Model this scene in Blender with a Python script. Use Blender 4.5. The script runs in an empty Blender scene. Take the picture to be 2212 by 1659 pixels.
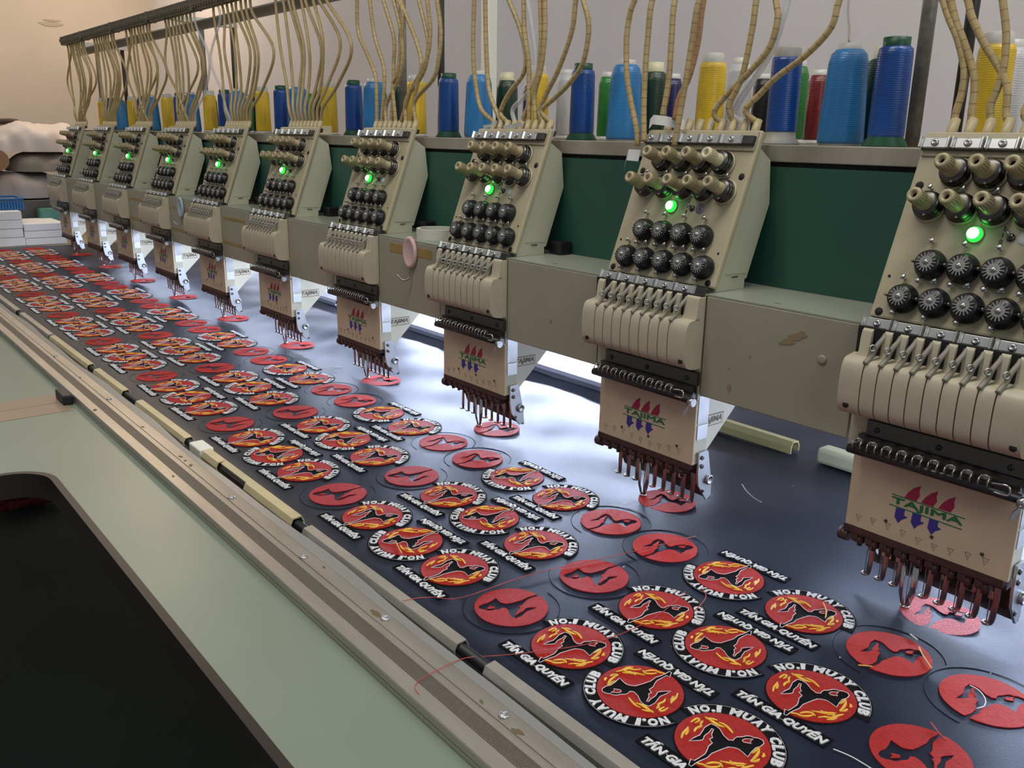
import bpy, bmesh, math, random
from mathutils import Vector, Matrix
random.seed(7)
SC = bpy.context.scene
COL = SC.collection
PI = math.pi

# ------------------------------------------------------------------ camera
W_PX, H_PX, F_PX = 2212.0, 1659.0, 1912.325
CAM = Vector((0.56062138, -0.45947158, 0.41590707))
RX = Vector((0.62728941, 0.77861679, 0.01624481))      # image right
RY = Vector((0.22020928, -0.15732561, -0.96268194))    # image down
RZ = Vector((-0.7470046, 0.60745744, -0.27014733))     # forward
cd = bpy.data.cameras.new('camera'); cam = bpy.data.objects.new('camera', cd); COL.objects.link(cam)
cd.sensor_width = 36.0; cd.sensor_fit = 'HORIZONTAL'; cd.lens = F_PX*36.0/W_PX
cd.clip_start = 0.01; cd.clip_end = 60
m = Matrix.Identity(4)
for i in range(3):
    m[i][0] = RX[i]; m[i][1] = -RY[i]; m[i][2] = -RZ[i]; m[i][3] = CAM[i]
cam.matrix_world = m
SC.camera = cam
def ray(px, py): return RX*((px-W_PX/2)/F_PX) + RY*((py-H_PX/2)/F_PX) + RZ
def on_y(px, py, v): d = ray(px, py); return CAM + d*((v-CAM.y)/d.y)
def on_x(px, py, v): d = ray(px, py); return CAM + d*((v-CAM.x)/d.x)
def on_z(px, py, v): d = ray(px, py); return CAM + d*((v-CAM.z)/d.z)

# ------------------------------------------------------------------ light
SC.view_settings.view_transform = 'Standard'; SC.view_settings.look = 'None'
SC.view_settings.gamma = 1.0; SC.view_settings.use_curve_mapping = False
SC.view_settings.exposure = 0.0
w = bpy.data.worlds.new('world'); SC.world = w; w.use_nodes = True
w.node_tree.nodes['Background'].inputs[0].default_value = (0.86, 0.9, 1.0, 1)
w.node_tree.nodes['Background'].inputs[1].default_value = 0.20
def area(name, loc, target, sx, sy, power, col):
    l = bpy.data.lights.new(name, 'AREA'); l.shape = 'RECTANGLE'; l.size = sx; l.size_y = sy; l.energy = power; l.color = col
    o = bpy.data.objects.new(name, l); COL.objects.link(o); o.location = loc
    o.rotation_euler = (Vector(target)-Vector(loc)).to_track_quat('-Z', 'Y').to_euler(); return o
area('ceiling_tube_light', (0.1, -0.15, 2.1), (-0.1, 0.0, 0.0), 3.0, 0.35, 36, (1.0, 0.95, 0.86))
area('ceiling_tube_light', (-3.3, -0.25, 2.1), (-3.1, 0.1, 0.0), 2.0, 0.35, 13, (1.0, 0.92, 0.80))
area('side_fill_light', (2.4, -0.5, 1.5), (-1.2, 0.2, 0.2), 1.4, 1.2, 16, (0.90, 0.97, 0.95))  # unseen fill added from the camera side to lift the side casings
pl = bpy.data.lights.new('warm_wall_lamp', 'POINT'); pl.energy = 20; pl.color = (1.0, 0.76, 0.54); pl.shadow_soft_size = 0.12
po = bpy.data.objects.new('warm_wall_lamp', pl); COL.objects.link(po); po.location = (-3.55, 0.72, 1.35)

# ------------------------------------------------------------------ materials
MATS = {}
def mat(name, col, rough=0.5, metal=0.0, spec=0.5, noise=0.0, nscale=20.0, nstretch=(1,1,1), col2=None, bump=0.0, bscale=200.0,
        emit=None, estr=0.0, sheen=0.0, trans=0.0, alpha=1.0, coat=0.0, wave=None):
    if name in MATS: return MATS[name]
    M = bpy.data.materials.new(name); M.use_nodes = True
    nt = M.node_tree; b = nt.nodes['Principled BSDF']
    b.inputs['Base Color'].default_value = (*col, 1); b.inputs['Roughness'].default_value = rough
    b.inputs['Metallic'].default_value = metal; b.inputs['Specular IOR Level'].default_value = spec
    if sheen: b.inputs['Sheen Weight'].default_value = sheen; b.inputs['Sheen Roughness'].default_value = 0.35
    if coat: b.inputs['Coat Weight'].default_value = coat
    if trans: b.inputs['Transmission Weight'].default_value = trans
    if alpha < 1: b.inputs['Alpha'].default_value = alpha
    if emit: b.inputs['Emission Color'].default_value = (*emit, 1); b.inputs['Emission Strength'].default_value = estr
    if noise or bump or wave:
        tc = nt.nodes.new('ShaderNodeTexCoord'); mp = nt.nodes.new('ShaderNodeMapping')
        nt.links.new(tc.outputs['Object'], mp.inputs[0]); mp.inputs['Scale'].default_value = nstretch
    if noise:
        n = nt.nodes.new('ShaderNodeTexNoise'); n.inputs['Scale'].default_value = nscale; n.inputs['Detail'].default_value = 5
        nt.links.new(mp.outputs[0], n.inputs['Vector'])
        r = nt.nodes.new('ShaderNodeValToRGB'); r.color_ramp.elements[0].position = 0.35; r.color_ramp.elements[1].position = 0.7
        c2 = col2 if col2 else tuple(c*(1-noise) for c in col)
        r.color_ramp.elements[0].color = (*c2, 1); r.color_ramp.elements[1].color = (*col, 1)
        nt.links.new(n.outputs['Fac'], r.inputs[0]); nt.links.new(r.outputs[0], b.inputs['Base Color'])
    if wave:
        wv = nt.nodes.new('ShaderNodeTexWave'); wv.bands_direction = wave[0]; wv.inputs['Scale'].default_value = wave[1]; wv.inputs['Distortion'].default_value = wave[2]
        nt.links.new(mp.outputs[0], wv.inputs['Vector'])
        bp = nt.nodes.new('ShaderNodeBump'); bp.inputs['Strength'].default_value = wave[3]; bp.inputs['Distance'].default_value = 0.001
        nt.links.new(wv.outputs['Fac'], bp.inputs['Height']); nt.links.new(bp.outputs[0], b.inputs['Normal'])
    elif bump:
        n2 = nt.nodes.new('ShaderNodeTexNoise'); n2.inputs['Scale'].default_value = bscale; n2.inputs['Detail'].default_value = 3
        nt.links.new(mp.outputs[0], n2.inputs['Vector'])
        bp = nt.nodes.new('ShaderNodeBump'); bp.inputs['Strength'].default_value = bump; bp.inputs['Distance'].default_value = 0.002
        nt.links.new(n2.outputs['Fac'], bp.inputs['Height']); nt.links.new(bp.outputs[0], b.inputs['Normal'])
    MATS[name] = M; return M
cream = mat('aged_cream_paint', (0.47, 0.41, 0.275), 0.42, noise=0.14, nscale=16)
casing_m = mat('casing_cream_paint', (0.50, 0.49, 0.37), 0.45, noise=0.07, nscale=9)
beam_m = mat('beam_grey_cream_paint', (0.345, 0.32, 0.245), 0.4, noise=0.12, nscale=7)
covertan = mat('needle_cover_tan', (0.60, 0.485, 0.34), 0.45, noise=0.13, nscale=22)
fin_m = mat('take_up_cover_plastic', (0.49, 0.44, 0.325), 0.4, noise=0.08, nscale=30)
knob_m = mat('yellowed_knob_plastic', (0.43, 0.36, 0.215), 0.4, noise=0.15, nscale=60)
knobw_m = mat('pale_knob_plastic', (0.62, 0.56, 0.38), 0.4)
black_m = mat('black_plastic', (0.012, 0.012, 0.013), 0.32)
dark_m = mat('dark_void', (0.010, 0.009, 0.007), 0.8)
chrome = mat('chrome', (0.62, 0.62, 0.63), 0.18, 1.0)
steel = mat('worn_steel', (0.50, 0.50, 0.50), 0.34, 1.0, noise=0.2, nscale=60)
darksteel = mat('dark_steel', (0.12, 0.115, 0.11), 0.32, 1.0)
rust = mat('rusty_brown_steel', (0.115, 0.075, 0.068), 0.42, 0.7, noise=0.3, nscale=80)
footm = mat('presser_foot_steel', (0.38, 0.29, 0.27), 0.25, 0.9)  # brown tint puts red reflected from the discs into the steel's colour
alu = mat('scuffed_aluminium', (0.50, 0.465, 0.41), 0.42, 0.75, noise=0.16, nscale=18, nstretch=(0.5, 4, 4))
clipmetal = mat('bright_clip_metal', (0.60, 0.57, 0.52), 0.28, 0.6, noise=0.15, nscale=30)
ribm = mat('ribbed_aluminium', (0.30, 0.27, 0.23), 0.5, 0.6)
led_m = mat('green_led', (0.05, 0.9, 0.1), 0.3, emit=(0.01, 1.0, 0.04), estr=2.2)
ledc_m = mat('green_led_core', (0.5, 0.95, 0.5), 0.3, emit=(0.30, 1.0, 0.32), estr=9.0)
fabric_m = mat('navy_fabric', (0.0075, 0.011, 0.025), 0.40, spec=0.5, noise=0.15, nscale=400, bump=0.12, bscale=900)
fabric_m.node_tree.nodes['Principled BSDF'].inputs['Specular Tint'].default_value = (0.66, 0.78, 1.0, 1)
red_m = mat('red_satin_stitch', (0.62, 0.020, 0.012), 0.6, spec=0.25, noise=0.4, nscale=160, nstretch=(1, 6, 1), bump=0.9, bscale=420)
redlight_m = mat('lit_red_stitch', (0.70, 0.030, 0.018), 0.6, spec=0.25, noise=0.35, nscale=160, nstretch=(1, 6, 1), bump=0.9, bscale=420)  # same thread as the other discs, colour lightened for the lamp light
redmesh_m = mat('open_red_underlay', (0.72, 0.10, 0.09), 0.5, noise=0.3, nscale=900, col2=(0.35, 0.03, 0.04), bump=1.0, bscale=900)
yel_m = mat('yellow_stitch', (1.0, 0.66, 0.05), 0.42, noise=0.35, nscale=240, bump=0.6, bscale=900)
gold_m = mat('dark_gold_stitch', (0.66, 0.26, 0.015), 0.45)
wht_m = mat('white_stitch', (0.72, 0.72, 0.74), 0.45, noise=0.15, nscale=500, bump=0.6, bscale=900)
blk_m = mat('black_stitch', (0.005, 0.005, 0.007), 0.7, spec=0.12, bump=0.5, bscale=900)
tabl = mat('pale_green_laminate', (0.215, 0.262, 0.215), 0.38, noise=0.07, nscale=5)
tabedge = mat('brown_edge_band', (0.30, 0.22, 0.16), 0.5)
tabdark = mat('table_core_dark', (0.020, 0.014, 0.012), 0.45)
green_m = mat('dark_green_panel_paint', (0.026, 0.105, 0.074), 0.42, noise=0.22, nscale=4)
shelf_m = mat('grey_painted_shelf', (0.40, 0.36, 0.30), 0.5, noise=0.35, nscale=14, nstretch=(1, 1, 0.25), col2=(0.24, 0.215, 0.165))
tube_m = mat('cream_spiral_tube', (0.50, 0.37, 0.17), 0.4, noise=0.25, nscale=45)
tubeo_m = mat('orange_spiral_tube', (0.52, 0.28, 0.14), 0.4, noise=0.2, nscale=45)
tubec_m = mat('clear_tube', (0.66, 0.65, 0.66), 0.2, alpha=0.45)
ferr_m = mat('tube_ferrule', (0.46, 0.38, 0.22), 0.4)
pole1_m = mat('grey_pole', (0.27, 0.25, 0.22), 0.5, 0.3, noise=0.35, nscale=120)
pole2_m = mat('dark_pole', (0.030, 0.025, 0.022), 0.45)
rail_m = mat('grey_rail', (0.27, 0.24, 0.20), 0.45)
clipbar_m = mat('dark_clip_bar', (0.07, 0.058, 0.04), 0.5, noise=0.5, nscale=60, col2=(0.16, 0.14, 0.10))
clipbar2_m = mat('worn_clip_strip', (0.22, 0.19, 0.13), 0.5, noise=0.5, nscale=50)
white_m = mat('white_paint', (0.80, 0.78, 0.70), 0.5)
wall_m = mat('stained_plaster', (0.70, 0.66, 0.655), 0.8, noise=0.12, nscale=3.0, nstretch=(1, 1, 0.18), bump=0.1, bscale=30)
walll_m = mat('warm_lit_plaster', (0.62, 0.54, 0.45), 0.8, noise=0.14, nscale=2.0, bump=0.15, bscale=18)  # same wall colour, with the lamp's warm light mixed in as tan
floor_m = mat('dark_green_floor', (0.085, 0.11, 0.09), 0.5, noise=0.2, nscale=3)
paper_m = mat('white_paper', (0.80, 0.80, 0.80), 0.7)
tape_m = mat('amber_tape', (0.36, 0.24, 0.075), 0.4, noise=0.3, nscale=50)
plas_m = mat('clear_plastic_strip', (0.25, 0.25, 0.245), 0.35, spec=0.5)
pink_m = mat('pink_plastic', (0.62, 0.42, 0.43), 0.35)
bluehook_m = mat('pale_blue_plastic', (0.36, 0.45, 0.52), 0.35)
yelclip_m = mat('yellowed_pvc', (0.52, 0.47, 0.22), 0.35)
creamclip_m = mat('cream_pvc', (0.58, 0.50, 0.30), 0.4, noise=0.15, nscale=30)
blackrub = mat('black_rubber', (0.008, 0.008, 0.010), 0.5)
lred = mat('logo_red', (0.33, 0.012, 0.06), 0.45); lgreen = mat('logo_green', (0.012, 0.15, 0.05), 0.45); lblue = mat('logo_blue', (0.035, 0.03, 0.25), 0.45)
ink = mat('ink', (0.03, 0.025, 0.02), 0.6); inkp = mat('purple_ink', (0.28, 0.22, 0.30), 0.6)
plate_m = mat('brass_name_plate', (0.55, 0.49, 0.35), 0.4); plated_m = mat('name_plate_ground', (0.10, 0.08, 0.05), 0.5)
thr_red = mat('red_thread', (0.50, 0.05, 0.05), 0.5); thr_white = mat('white_thread', (0.75, 0.75, 0.75), 0.5); thr_yel = mat('yellow_thread', (0.75, 0.45, 0.08), 0.5)
thr_clear = mat('pale_thread', (0.60, 0.56, 0.45), 0.5)
tubelamp = mat('lamp_tube_glow', (1, 1, 1), 0.4, emit=(0.80, 0.87, 1.0), estr=26.0)
def thread_mat(name, c):
    return mat('thread_'+name, c, 0.30, spec=0.7, noise=0.35, nscale=40, nstretch=(1, 1, 0.35), wave=('Z', 420, 3.0, 0.18))
TH = {'yellow': (0.95, 0.64, 0.03), 'blue': (0.005, 0.080, 0.38), 'lblue': (0.03, 0.25, 0.62), 'dgreen': (0.006, 0.040, 0.018), 'green': (0.02, 0.22, 0.03),
      'white': (0.70, 0.70, 0.75), 'black': (0.010, 0.006, 0.010), 'red': (0.20, 0.010, 0.012), 'navy': (0.014, 0.012, 0.11)}
for k in list(TH): TH[k] = thread_mat(k, TH[k])
capg = mat('cone_cap_green', (0.006, 0.075, 0.035), 0.4); capw = mat('cone_cap_white', (0.58, 0.57, 0.54), 0.35); capc = mat('cone_cap_cream', (0.66, 0.62, 0.42), 0.4); capgrey = mat('cone_cap_grey', (0.40, 0.39, 0.36), 0.4)

# ------------------------------------------------------------------ mesh helpers
class MB:
    def __init__(s): s.v = []; s.f = []; s.sm = []
    def add(s, vs, fs, smooth=False):
        o = len(s.v); s.v += [tuple(v) for v in vs]; s.f += [tuple(i+o for i in f) for f in fs]; s.sm += [smooth]*len(fs); return s
    def box(s, x0, x1, y0, y1, z0, z1, c=0.0):
        if c > 0:
            c = min(c, abs(x1-x0)*0.45, abs(y1-y0)*0.45, abs(z1-z0)*0.45)
            bm = bmesh.new(); bmesh.ops.create_cube(bm, size=1)
            for v in bm.verts: v.co = Vector(((x0+x1)/2+v.co.x*(x1-x0), (y0+y1)/2+v.co.y*(y1-y0), (z0+z1)/2+v.co.z*(z1-z0)))
            bmesh.ops.bevel(bm, geom=list(bm.edges), offset=c, segments=2, affect='EDGES', profile=0.5)
            bm.verts.index_update(); s.add([v.co for v in bm.verts], [[v.index for v in f.verts] for f in bm.faces]); bm.free(); return s
        vs = [(x0,y0,z0),(x1,y0,z0),(x1,y1,z0),(x0,y1,z0),(x0,y0,z1),(x1,y0,z1),(x1,y1,z1),(x0,y1,z1)]
        return s.add(vs, [(0,3,2,1),(4,5,6,7),(0,1,5,4),(1,2,6,5),(2,3,7,6),(3,0,4,7)])
    def cyl(s, a, b, r0, r1=None, n=12, cap=True):
        a = Vector(a); b = Vector(b); r1 = r0 if r1 is None else r1
        d = (b-a).normalized(); t = Vector((0,0,1)) if abs(d.z) < 0.9 else Vector((1,0,0)); e1 = d.cross(t).normalized(); e2 = d.cross(e1)
        vs = []
        for c, r in ((a, r0), (b, r1)):
            for i in range(n):
                q = 2*PI*i/n; vs.append(c+e1*(r*math.cos(q))+e2*(r*math.sin(q)))
        s.add(vs, [(i, i+n, (i+1) % n+n, (i+1) % n) for i in range(n)], True)
        if cap: o = len(s.v)-2*n; s.f += [tuple(o+i for i in range(n)), tuple(o+n+n-1-i for i in range(n))]; s.sm += [False, False]
        return s
    def lathe(s, prof, n=16, org=(0,0,0), ax=(0,0,1), smooth=True):   # prof: (r, h)
        ax = Vector(ax).normalized(); t = Vector((1,0,0)) if abs(ax.x) < 0.9 else Vector((0,1,0)); e1 = (t-ax*t.dot(ax)).normalized(); e2 = ax.cross(e1); org = Vector(org)
        vs = []; k = len(prof)
        for r, h in prof:
            for i in range(n):
                q = 2*PI*i/n; vs.append(org+ax*h+e1*(max(r,1e-5)*math.cos(q))+e2*(max(r,1e-5)*math.sin(q)))
        fs = [(j*n+i, j*n+(i+1) % n, (j+1)*n+(i+1) % n, (j+1)*n+i) for j in range(k-1) for i in range(n)]
        s.add(vs, fs, smooth); o = len(s.v)-k*n
        s.f += [tuple(o+n-1-i for i in range(n)), tuple(o+(k-1)*n+i for i in range(n))]; s.sm += [False, False]
        return s
    def tube(s, pts, r, n=8, cap=True, flat=1.0):
        P = [Vector(p) for p in pts]; k = len(P); rr = r if isinstance(r, (list, tuple)) else [r]*k
        up = None; vs = []
        for i in range(k):
            d = (P[min(i+1, k-1)]-P[max(i-1, 0)]).normalized()
            if up is None: t = Vector((0,0,1)) if abs(d.z) < 0.9 else Vector((1,0,0)); up = (t-d*t.dot(d)).normalized()
            else: up = (up-d*up.dot(d)).normalized()
            sd = d.cross(up)
            for j in range(n):
                q = 2*PI*j/n; vs.append(P[i]+sd*(rr[i]*math.cos(q))+up*(rr[i]*flat*math.sin(q)))
        s.add(vs, [(i*n+j, (i+1)*n+j, (i+1)*n+(j+1) % n, i*n+(j+1) % n) for i in range(k-1) for j in range(n)], True)
        if cap: o = len(s.v)-k*n; s.f += [tuple(o+j for j in range(n)), tuple(o+(k-1)*n+n-1-j for j in range(n))]; s.sm += [False, False]
        return s
    def prism_x(s, poly, x0, x1):        # poly in (y, z)
        n = len(poly); vs = [(x0, y, z) for y, z in poly]+[(x1, y, z) for y, z in poly]
        return s.add(vs, [tuple(range(n)), tuple(range(2*n-1, n-1, -1))]+[(i, i+n, (i+1) % n+n, (i+1) % n) for i in range(n)])
    def prism(s, poly3, ext):            # planar polygon extruded by vector
        n = len(poly3); e = Vector(ext); A = [Vector(p) for p in poly3]
        return s.add(A+[a+e for a in A], [tuple(range(n-1, -1, -1)), tuple(range(n, 2*n))]+[(i, (i+1) % n, (i+1) % n+n, i+n) for i in range(n)])
    def ring(s, c, ax, R, r, n=14, k=6):
        c = Vector(c); ax = Vector(ax).normalized(); t = Vector((1,0,0)) if abs(ax.x) < 0.9 else Vector((0,0,1)); e1 = (t-ax*t.dot(ax)).normalized(); e2 = ax.cross(e1)
        vs = []
        for i in range(n):
            a = 2*PI*i/n; d = e1*math.cos(a)+e2*math.sin(a)
            for j in range(k): b = 2*PI*j/k; vs.append(c+d*(R+r*math.cos(b))+ax*(r*math.sin(b)))
        return s.add(vs, [(i*k+j, ((i+1) % n)*k+j, ((i+1) % n)*k+(j+1) % k, i*k+(j+1) % k) for i in range(n) for j in range(k)], True)
    def xf(s, M):
        s.v = [tuple(M @ Vector(v)) for v in s.v]; return s
    def mesh(s, name):
        me = bpy.data.meshes.new(name); me.from_pydata(s.v, [], s.f)
        bm = bmesh.new(); bm.from_mesh(me); bmesh.ops.recalc_face_normals(bm, faces=bm.faces); bm.to_mesh(me); bm.free()
        me.polygons.foreach_set('use_smooth', s.sm); me.update(); return me
def put(name, me, M, parent=None, loc=(0,0,0)):
    if isinstance(me, MB): me = me.mesh(name)
    if M is not None and not me.materials: me.materials.append(M)
    o = bpy.data.objects.new(name, me); COL.objects.link(o); o.location = loc
    if parent: o.parent = parent
    return o
def empty(name, loc):
    o = bpy.data.objects.new(name, None); COL.objects.link(o); o.location = loc; o.empty_display_size = 0.02; return o
def tag(o, label=None, cat=None, group=None, kind=None):
    if label: o['label'] = label
    if cat: o['category'] = cat
    if group: o['group'] = group
    if kind: o['kind'] = kind
    return o
def kids(o): return [c for c in COL.objects if c.parent == o]
def smooth_path(pts, k=6):
    P = [Vector(p) for p in pts]; out = []
    for i in range(len(P)-1):
        p0 = P[max(i-1, 0)]; p1 = P[i]; p2 = P[i+1]; p3 = P[min(i+2, len(P)-1)]
        for j in range(k):
            t = j/k; out.append(0.5*((2*p1)+(p2-p0)*t+(2*p0-5*p1+4*p2-p3)*t*t+(3*p1-p0-3*p2+p3)*t**3))
    out.append(P[-1]); return out
def text_mb(body, size=1.0, shear=0.0, offset=0.0, res=2):
    cu = bpy.data.curves.new('tmp_text', 'FONT'); cu.body = body; cu.size = size; cu.shear = shear; cu.offset = offset; cu.resolution_u = res; cu.fill_mode = 'FRONT'
    o = bpy.data.objects.new('tmp_text', cu); COL.objects.link(o)
    dg = bpy.context.evaluated_depsgraph_get(); me = bpy.data.meshes.new_from_object(o.evaluated_get(dg))
    vs = [tuple(v.co) for v in me.vertices]; fs = [tuple(p.vertices) for p in me.polygons]
    bpy.data.objects.remove(o); bpy.data.curves.remove(cu); bpy.data.meshes.remove(me)
    mb = MB(); mb.add(vs, fs); return mb
def solid(mb, depth):                     # give a flat XY mesh thickness in +Z
    bm = bmesh.new(); vv = [bm.verts.new(v) for v in mb.v]
    for f in mb.f:
        try: bm.faces.new([vv[i] for i in f])
        except ValueError: pass
    bmesh.ops.remove_doubles(bm, verts=bm.verts, dist=1e-6)
    r = bmesh.ops.extrude_face_region(bm, geom=list(bm.faces))
    bmesh.ops.translate(bm, verts=[g for g in r['geom'] if isinstance(g, bmesh.types.BMVert)], vec=(0, 0, depth))
    bm.verts.index_update(); o = MB(); o.add([v.co for v in bm.verts], [[v.index for v in f.verts] for f in bm.faces]); bm.free(); return o
def bbox2(mb): xs = [v[0] for v in mb.v]; ys = [v[1] for v in mb.v]; return min(xs), max(xs), min(ys), max(ys)
def fill_poly(polys):                     # simple 2-D polygons -> filled flat mesh
    mb = MB()
    for poly in polys:
        bm = bmesh.new(); vs = [bm.verts.new((x, y, 0)) for x, y in poly]
        es = [bm.edges.new((vs[i], vs[(i+1) % len(vs)])) for i in range(len(vs))]
        bmesh.ops.triangle_fill(bm, use_beauty=True, use_dissolve=False, edges=es)
        bm.verts.index_update(); mb.add([v.co for v in bm.verts], [[v.index for v in f.verts] for f in bm.faces]); bm.free()
    return mb

PITCH = 0.33
LEDX = 0.2271551
HX = [LEDX+PITCH*(i-9) for i in range(10)]
ORD = ['first', 'second', 'third', 'fourth', 'fifth', 'sixth', 'seventh', 'eighth', 'ninth', 'tenth']

# ------------------------------------------------------------------ setting
FLOOR_Z = -0.78
tag(put('floor', MB().box(-4.5, 2.5, -3.0, 1.3, FLOOR_Z-0.05, FLOOR_Z), floor_m), kind='structure')
wb = tag(put('wall_back', MB().box(-4.5, 2.5, 1.16, 1.26, FLOOR_Z, 2.6), wall_m), kind='structure')
wl = tag(put('wall_left', MB().box(-4.5, -4.4, -3.0, 1.16, FLOOR_Z, 2.6), walll_m), kind='structure')
a = on_y(1047, 100, 1.14); b = on_y(1063, 100, 1.14)
tag(put('trim_1', MB().box(a.x, b.x, 1.125, 1.16, FLOOR_Z, 2.6, 0.004), mat('white_trim_paint', (0.92, 0.90, 0.80), 0.5)), kind='structure')
# wall stains and a crack, thin plaster scars
cr = smooth_path([on_y(1838, -40, 1.159), on_y(1833, 20, 1.159), on_y(1836, 60, 1.159), on_y(1834, 92, 1.159)], 3)
put('plaster_crack', MB().tube(cr, 0.0016, 5), mat('crack_brown', (0.46, 0.42, 0.38), 0.9), wb)
sc_ = MB()
for px, py, ww, hh in ((110, 52, 20, 4), (112, 44, 14, 2)):
    c = on_x(px, py, -4.398); k = 1.0/F_PX*5.0
    ring = [(-4.401, c.y+ww*k*math.cos(t)*(1+0.2*math.sin(3*t)), c.z+hh*k*math.sin(t)) for t in [2*PI*i/14 for i in range(14)]]
    sc_.prism(ring, (0.004, 0, 0))
put('plaster_scar', sc_, mat('scar_plaster', (0.46, 0.39, 0.31), 0.9), wl)

# ------------------------------------------------------------------ front table
def table_panel(x0, x1, hole, name):
    t = empty(name, ((x0+x1)/2, -0.2, -0.03)); ox, oy, oz = t.location
    y0, y1 = -0.95, -0.102
    mb = MB()
    if not hole:
        mb.box(x0-ox, x1-ox, y0-oy, y1-oy, -0.0, 0.03)
        put('table_top', mb, tabl, t)
    else:
        hx0, hx1, hy0, hy1, r = -0.632, 1.2, -0.80, -0.2545, 0.055
        pts = []
        for cx, cy, a0 in ((hx0+r, hy1-r, 90), (hx0+r, hy0+r, 180), (hx1-r, hy0+r, 270), (hx1-r, hy1-r, 0)):
            for i in range(9): q = math.radians(a0+i*90/8); pts.append((cx+r*math.cos(q), cy+r*math.sin(q)))
        n = len(pts); out = []
        for x, y in pts:                       # matching outer loop
            out.append((x, y))
        outer = [(x0, y1)]*1
        # four slabs plus corner fans
        mb.box(x0-ox, hx0-ox, y0-oy, y1-oy, 0, 0.03); mb.box(hx1-ox, x1-ox, y0-oy, y1-oy, 0, 0.03)
        mb.box(hx0-ox, hx1-ox, hy1-oy, y1-oy, 0, 0.03); mb.box(hx0-ox, hx1-ox, y0-oy, hy0-oy, 0, 0.03)
        for ci, (kx, ky) in enumerate(((hx0, hy1), (hx0, hy0), (hx1, hy0), (hx1, hy1))):
            arc = pts[ci*9:ci*9+9]
            mb.prism([(kx-ox, ky-oy, 0)]+[(px-ox, py-oy, 0) for px, py in arc], (0, 0, 0.03))
        put('table_top', mb, tabl, t)
        # dark edge band lining the opening
        e = MB(); n = len(pts)
        for z0, z1, off in ((-0.001, 0.0285, 0.0), (0.0285, 0.0312, 0.0)):
            vs = []
            for i, (x, y) in enumerate(pts):
                cx, cy = (hx0+hx1)/2, (hy0+hy1)/2
                j0 = pts[i-1]; j1 = pts[(i+1) % n]; tx, ty = j1[0]-j0[0], j1[1]-j0[1]; l = math.hypot(tx, ty); nx, ny = ty/l, -tx/l
                if nx*(cx-x)+ny*(cy-y) > 0: nx, ny = -nx, -ny
                for dd, z in ((0.0035, z0), (-0.0045, z0), (-0.0045, z1), (0.0035, z1)): vs.append((x+nx*dd-ox, y+ny*dd-oy, z))
            e.add(vs, [(i*4+j, ((i+1) % n)*4+j, ((i+1) % n)*4+(j+1) % 4, i*4+(j+1) % 4) for i in range(n) for j in range(4)])
        put('edge_band', e, tabdark, t)
    return t
t1 = table_panel(-3.1, -0.9195, False, 'front_table')
tag(t1, 'pale green laminate front table beyond the taped seam', 'table')
t2 = table_panel(-0.918, 1.9, True, 'front_table')
tag(t2, 'pale green laminate front table with dark rounded cut-out', 'table')
put('edge_tape', MB().box(-0.972+2.00975, -0.9197+2.00975, -0.95+0.2, -0.165+0.2, 0.03, 0.0306), tabedge, t1)
put('edge_tape', MB().box(-0.918-0.491, -0.865-0.491, -0.95+0.2, -0.165+0.2, 0.03, 0.0306), tabedge, t2)
jb = put('joint_block', MB().box(-0.945, -0.895, -0.172, -0.157, 0.0008, 0.016, 0.002), blackrub); tag(jb, 'small black block at table seam against the aluminium rail', 'block')
rag = MB()
q0 = on_z(40, 1072, FLOOR_Z+0.02)
pts = [(q0.x+random.uniform(-.18, .18), q0.y+random.uniform(-.12, .12), FLOOR_Z+random.uniform(0.01, 0.05)) for i in range(26)]
rag.tube(smooth_path(pts, 5), 0.010, 6)
tag(put('thread_scrap', rag, mat('dull_red_rag', (0.16, 0.012, 0.016), 0.8)), 'tangled dull red scrap on the floor under the table cut-out', 'scrap')

# ------------------------------------------------------------------ aluminium rail along the frame front
rail = empty('frame_rail', (-1.0, -0.125, 0.0)); tag(rail, 'long scuffed aluminium rail with ribbed strip along the fabric edge', 'rail')
X0, X1 = -3.08+1.0, 1.7+1.0
def yz(l): return [(y+0.125, z) for y, z in l]
put('base_extrusion', MB().prism_x(yz([(-0.1545, 0.0005), (-0.1545, 0.004), (-0.1535, 0.0042), (-0.1535, 0.0055), (-0.1545, 0.006), (-0.1543, 0.0115), (-0.1535, 0.0125), (-0.1405, 0.0125), (-0.1400, 0.0112), (-0.1275, 0.0112), (-0.1270, 0.0125), (-0.1212, 0.0125), (-0.1210, 0.0118), (-0.1202, 0.0118), (-0.1200, 0.0128), (-0.104, 0.0128), (-0.102, 0.0118), (-0.102, 0.0005)]), X0, X1), alu, rail)
for i in range(11):
    y = -0.1396+i*0.00118
    put('rib', MB().prism_x(yz([(y, 0.0110), (y+0.0007, 0.0110), (y+0.0006, 0.0123), (y+0.0001, 0.0123)]), X0, X1), ribm, rail)
st = MB(); N = 260; vs = []
for i in range(N+1):
    x = X0+(X1-X0)*i/N; wv = 0.0022*math.sin(x*9.5)+0.0012*math.sin(x*23+1)
    vs += [(x, 0.125-0.1062, 0.0130), (x, 0.125-0.0975+wv, 0.0142), (x, 0.125-0.0960+wv, 0.0128), (x, 0.125-0.1062, 0.0118)]
st.add(vs, [(i*4+j, (i+1)*4+j, (i+1)*4+(j+1) % 4, i*4+(j+1) % 4) for i in range(N) for j in range(4)])
put('plastic_edge_strip', st, plas_m, rail)
scr = MB().lathe([(0.0042, 0), (0.0042, 0.0008), (0.0034, 0.0018), (0.0012, 0.0018), (0.0012, 0.0012), (0.0001, 0.0012)], 12).mesh('screw')
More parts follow.
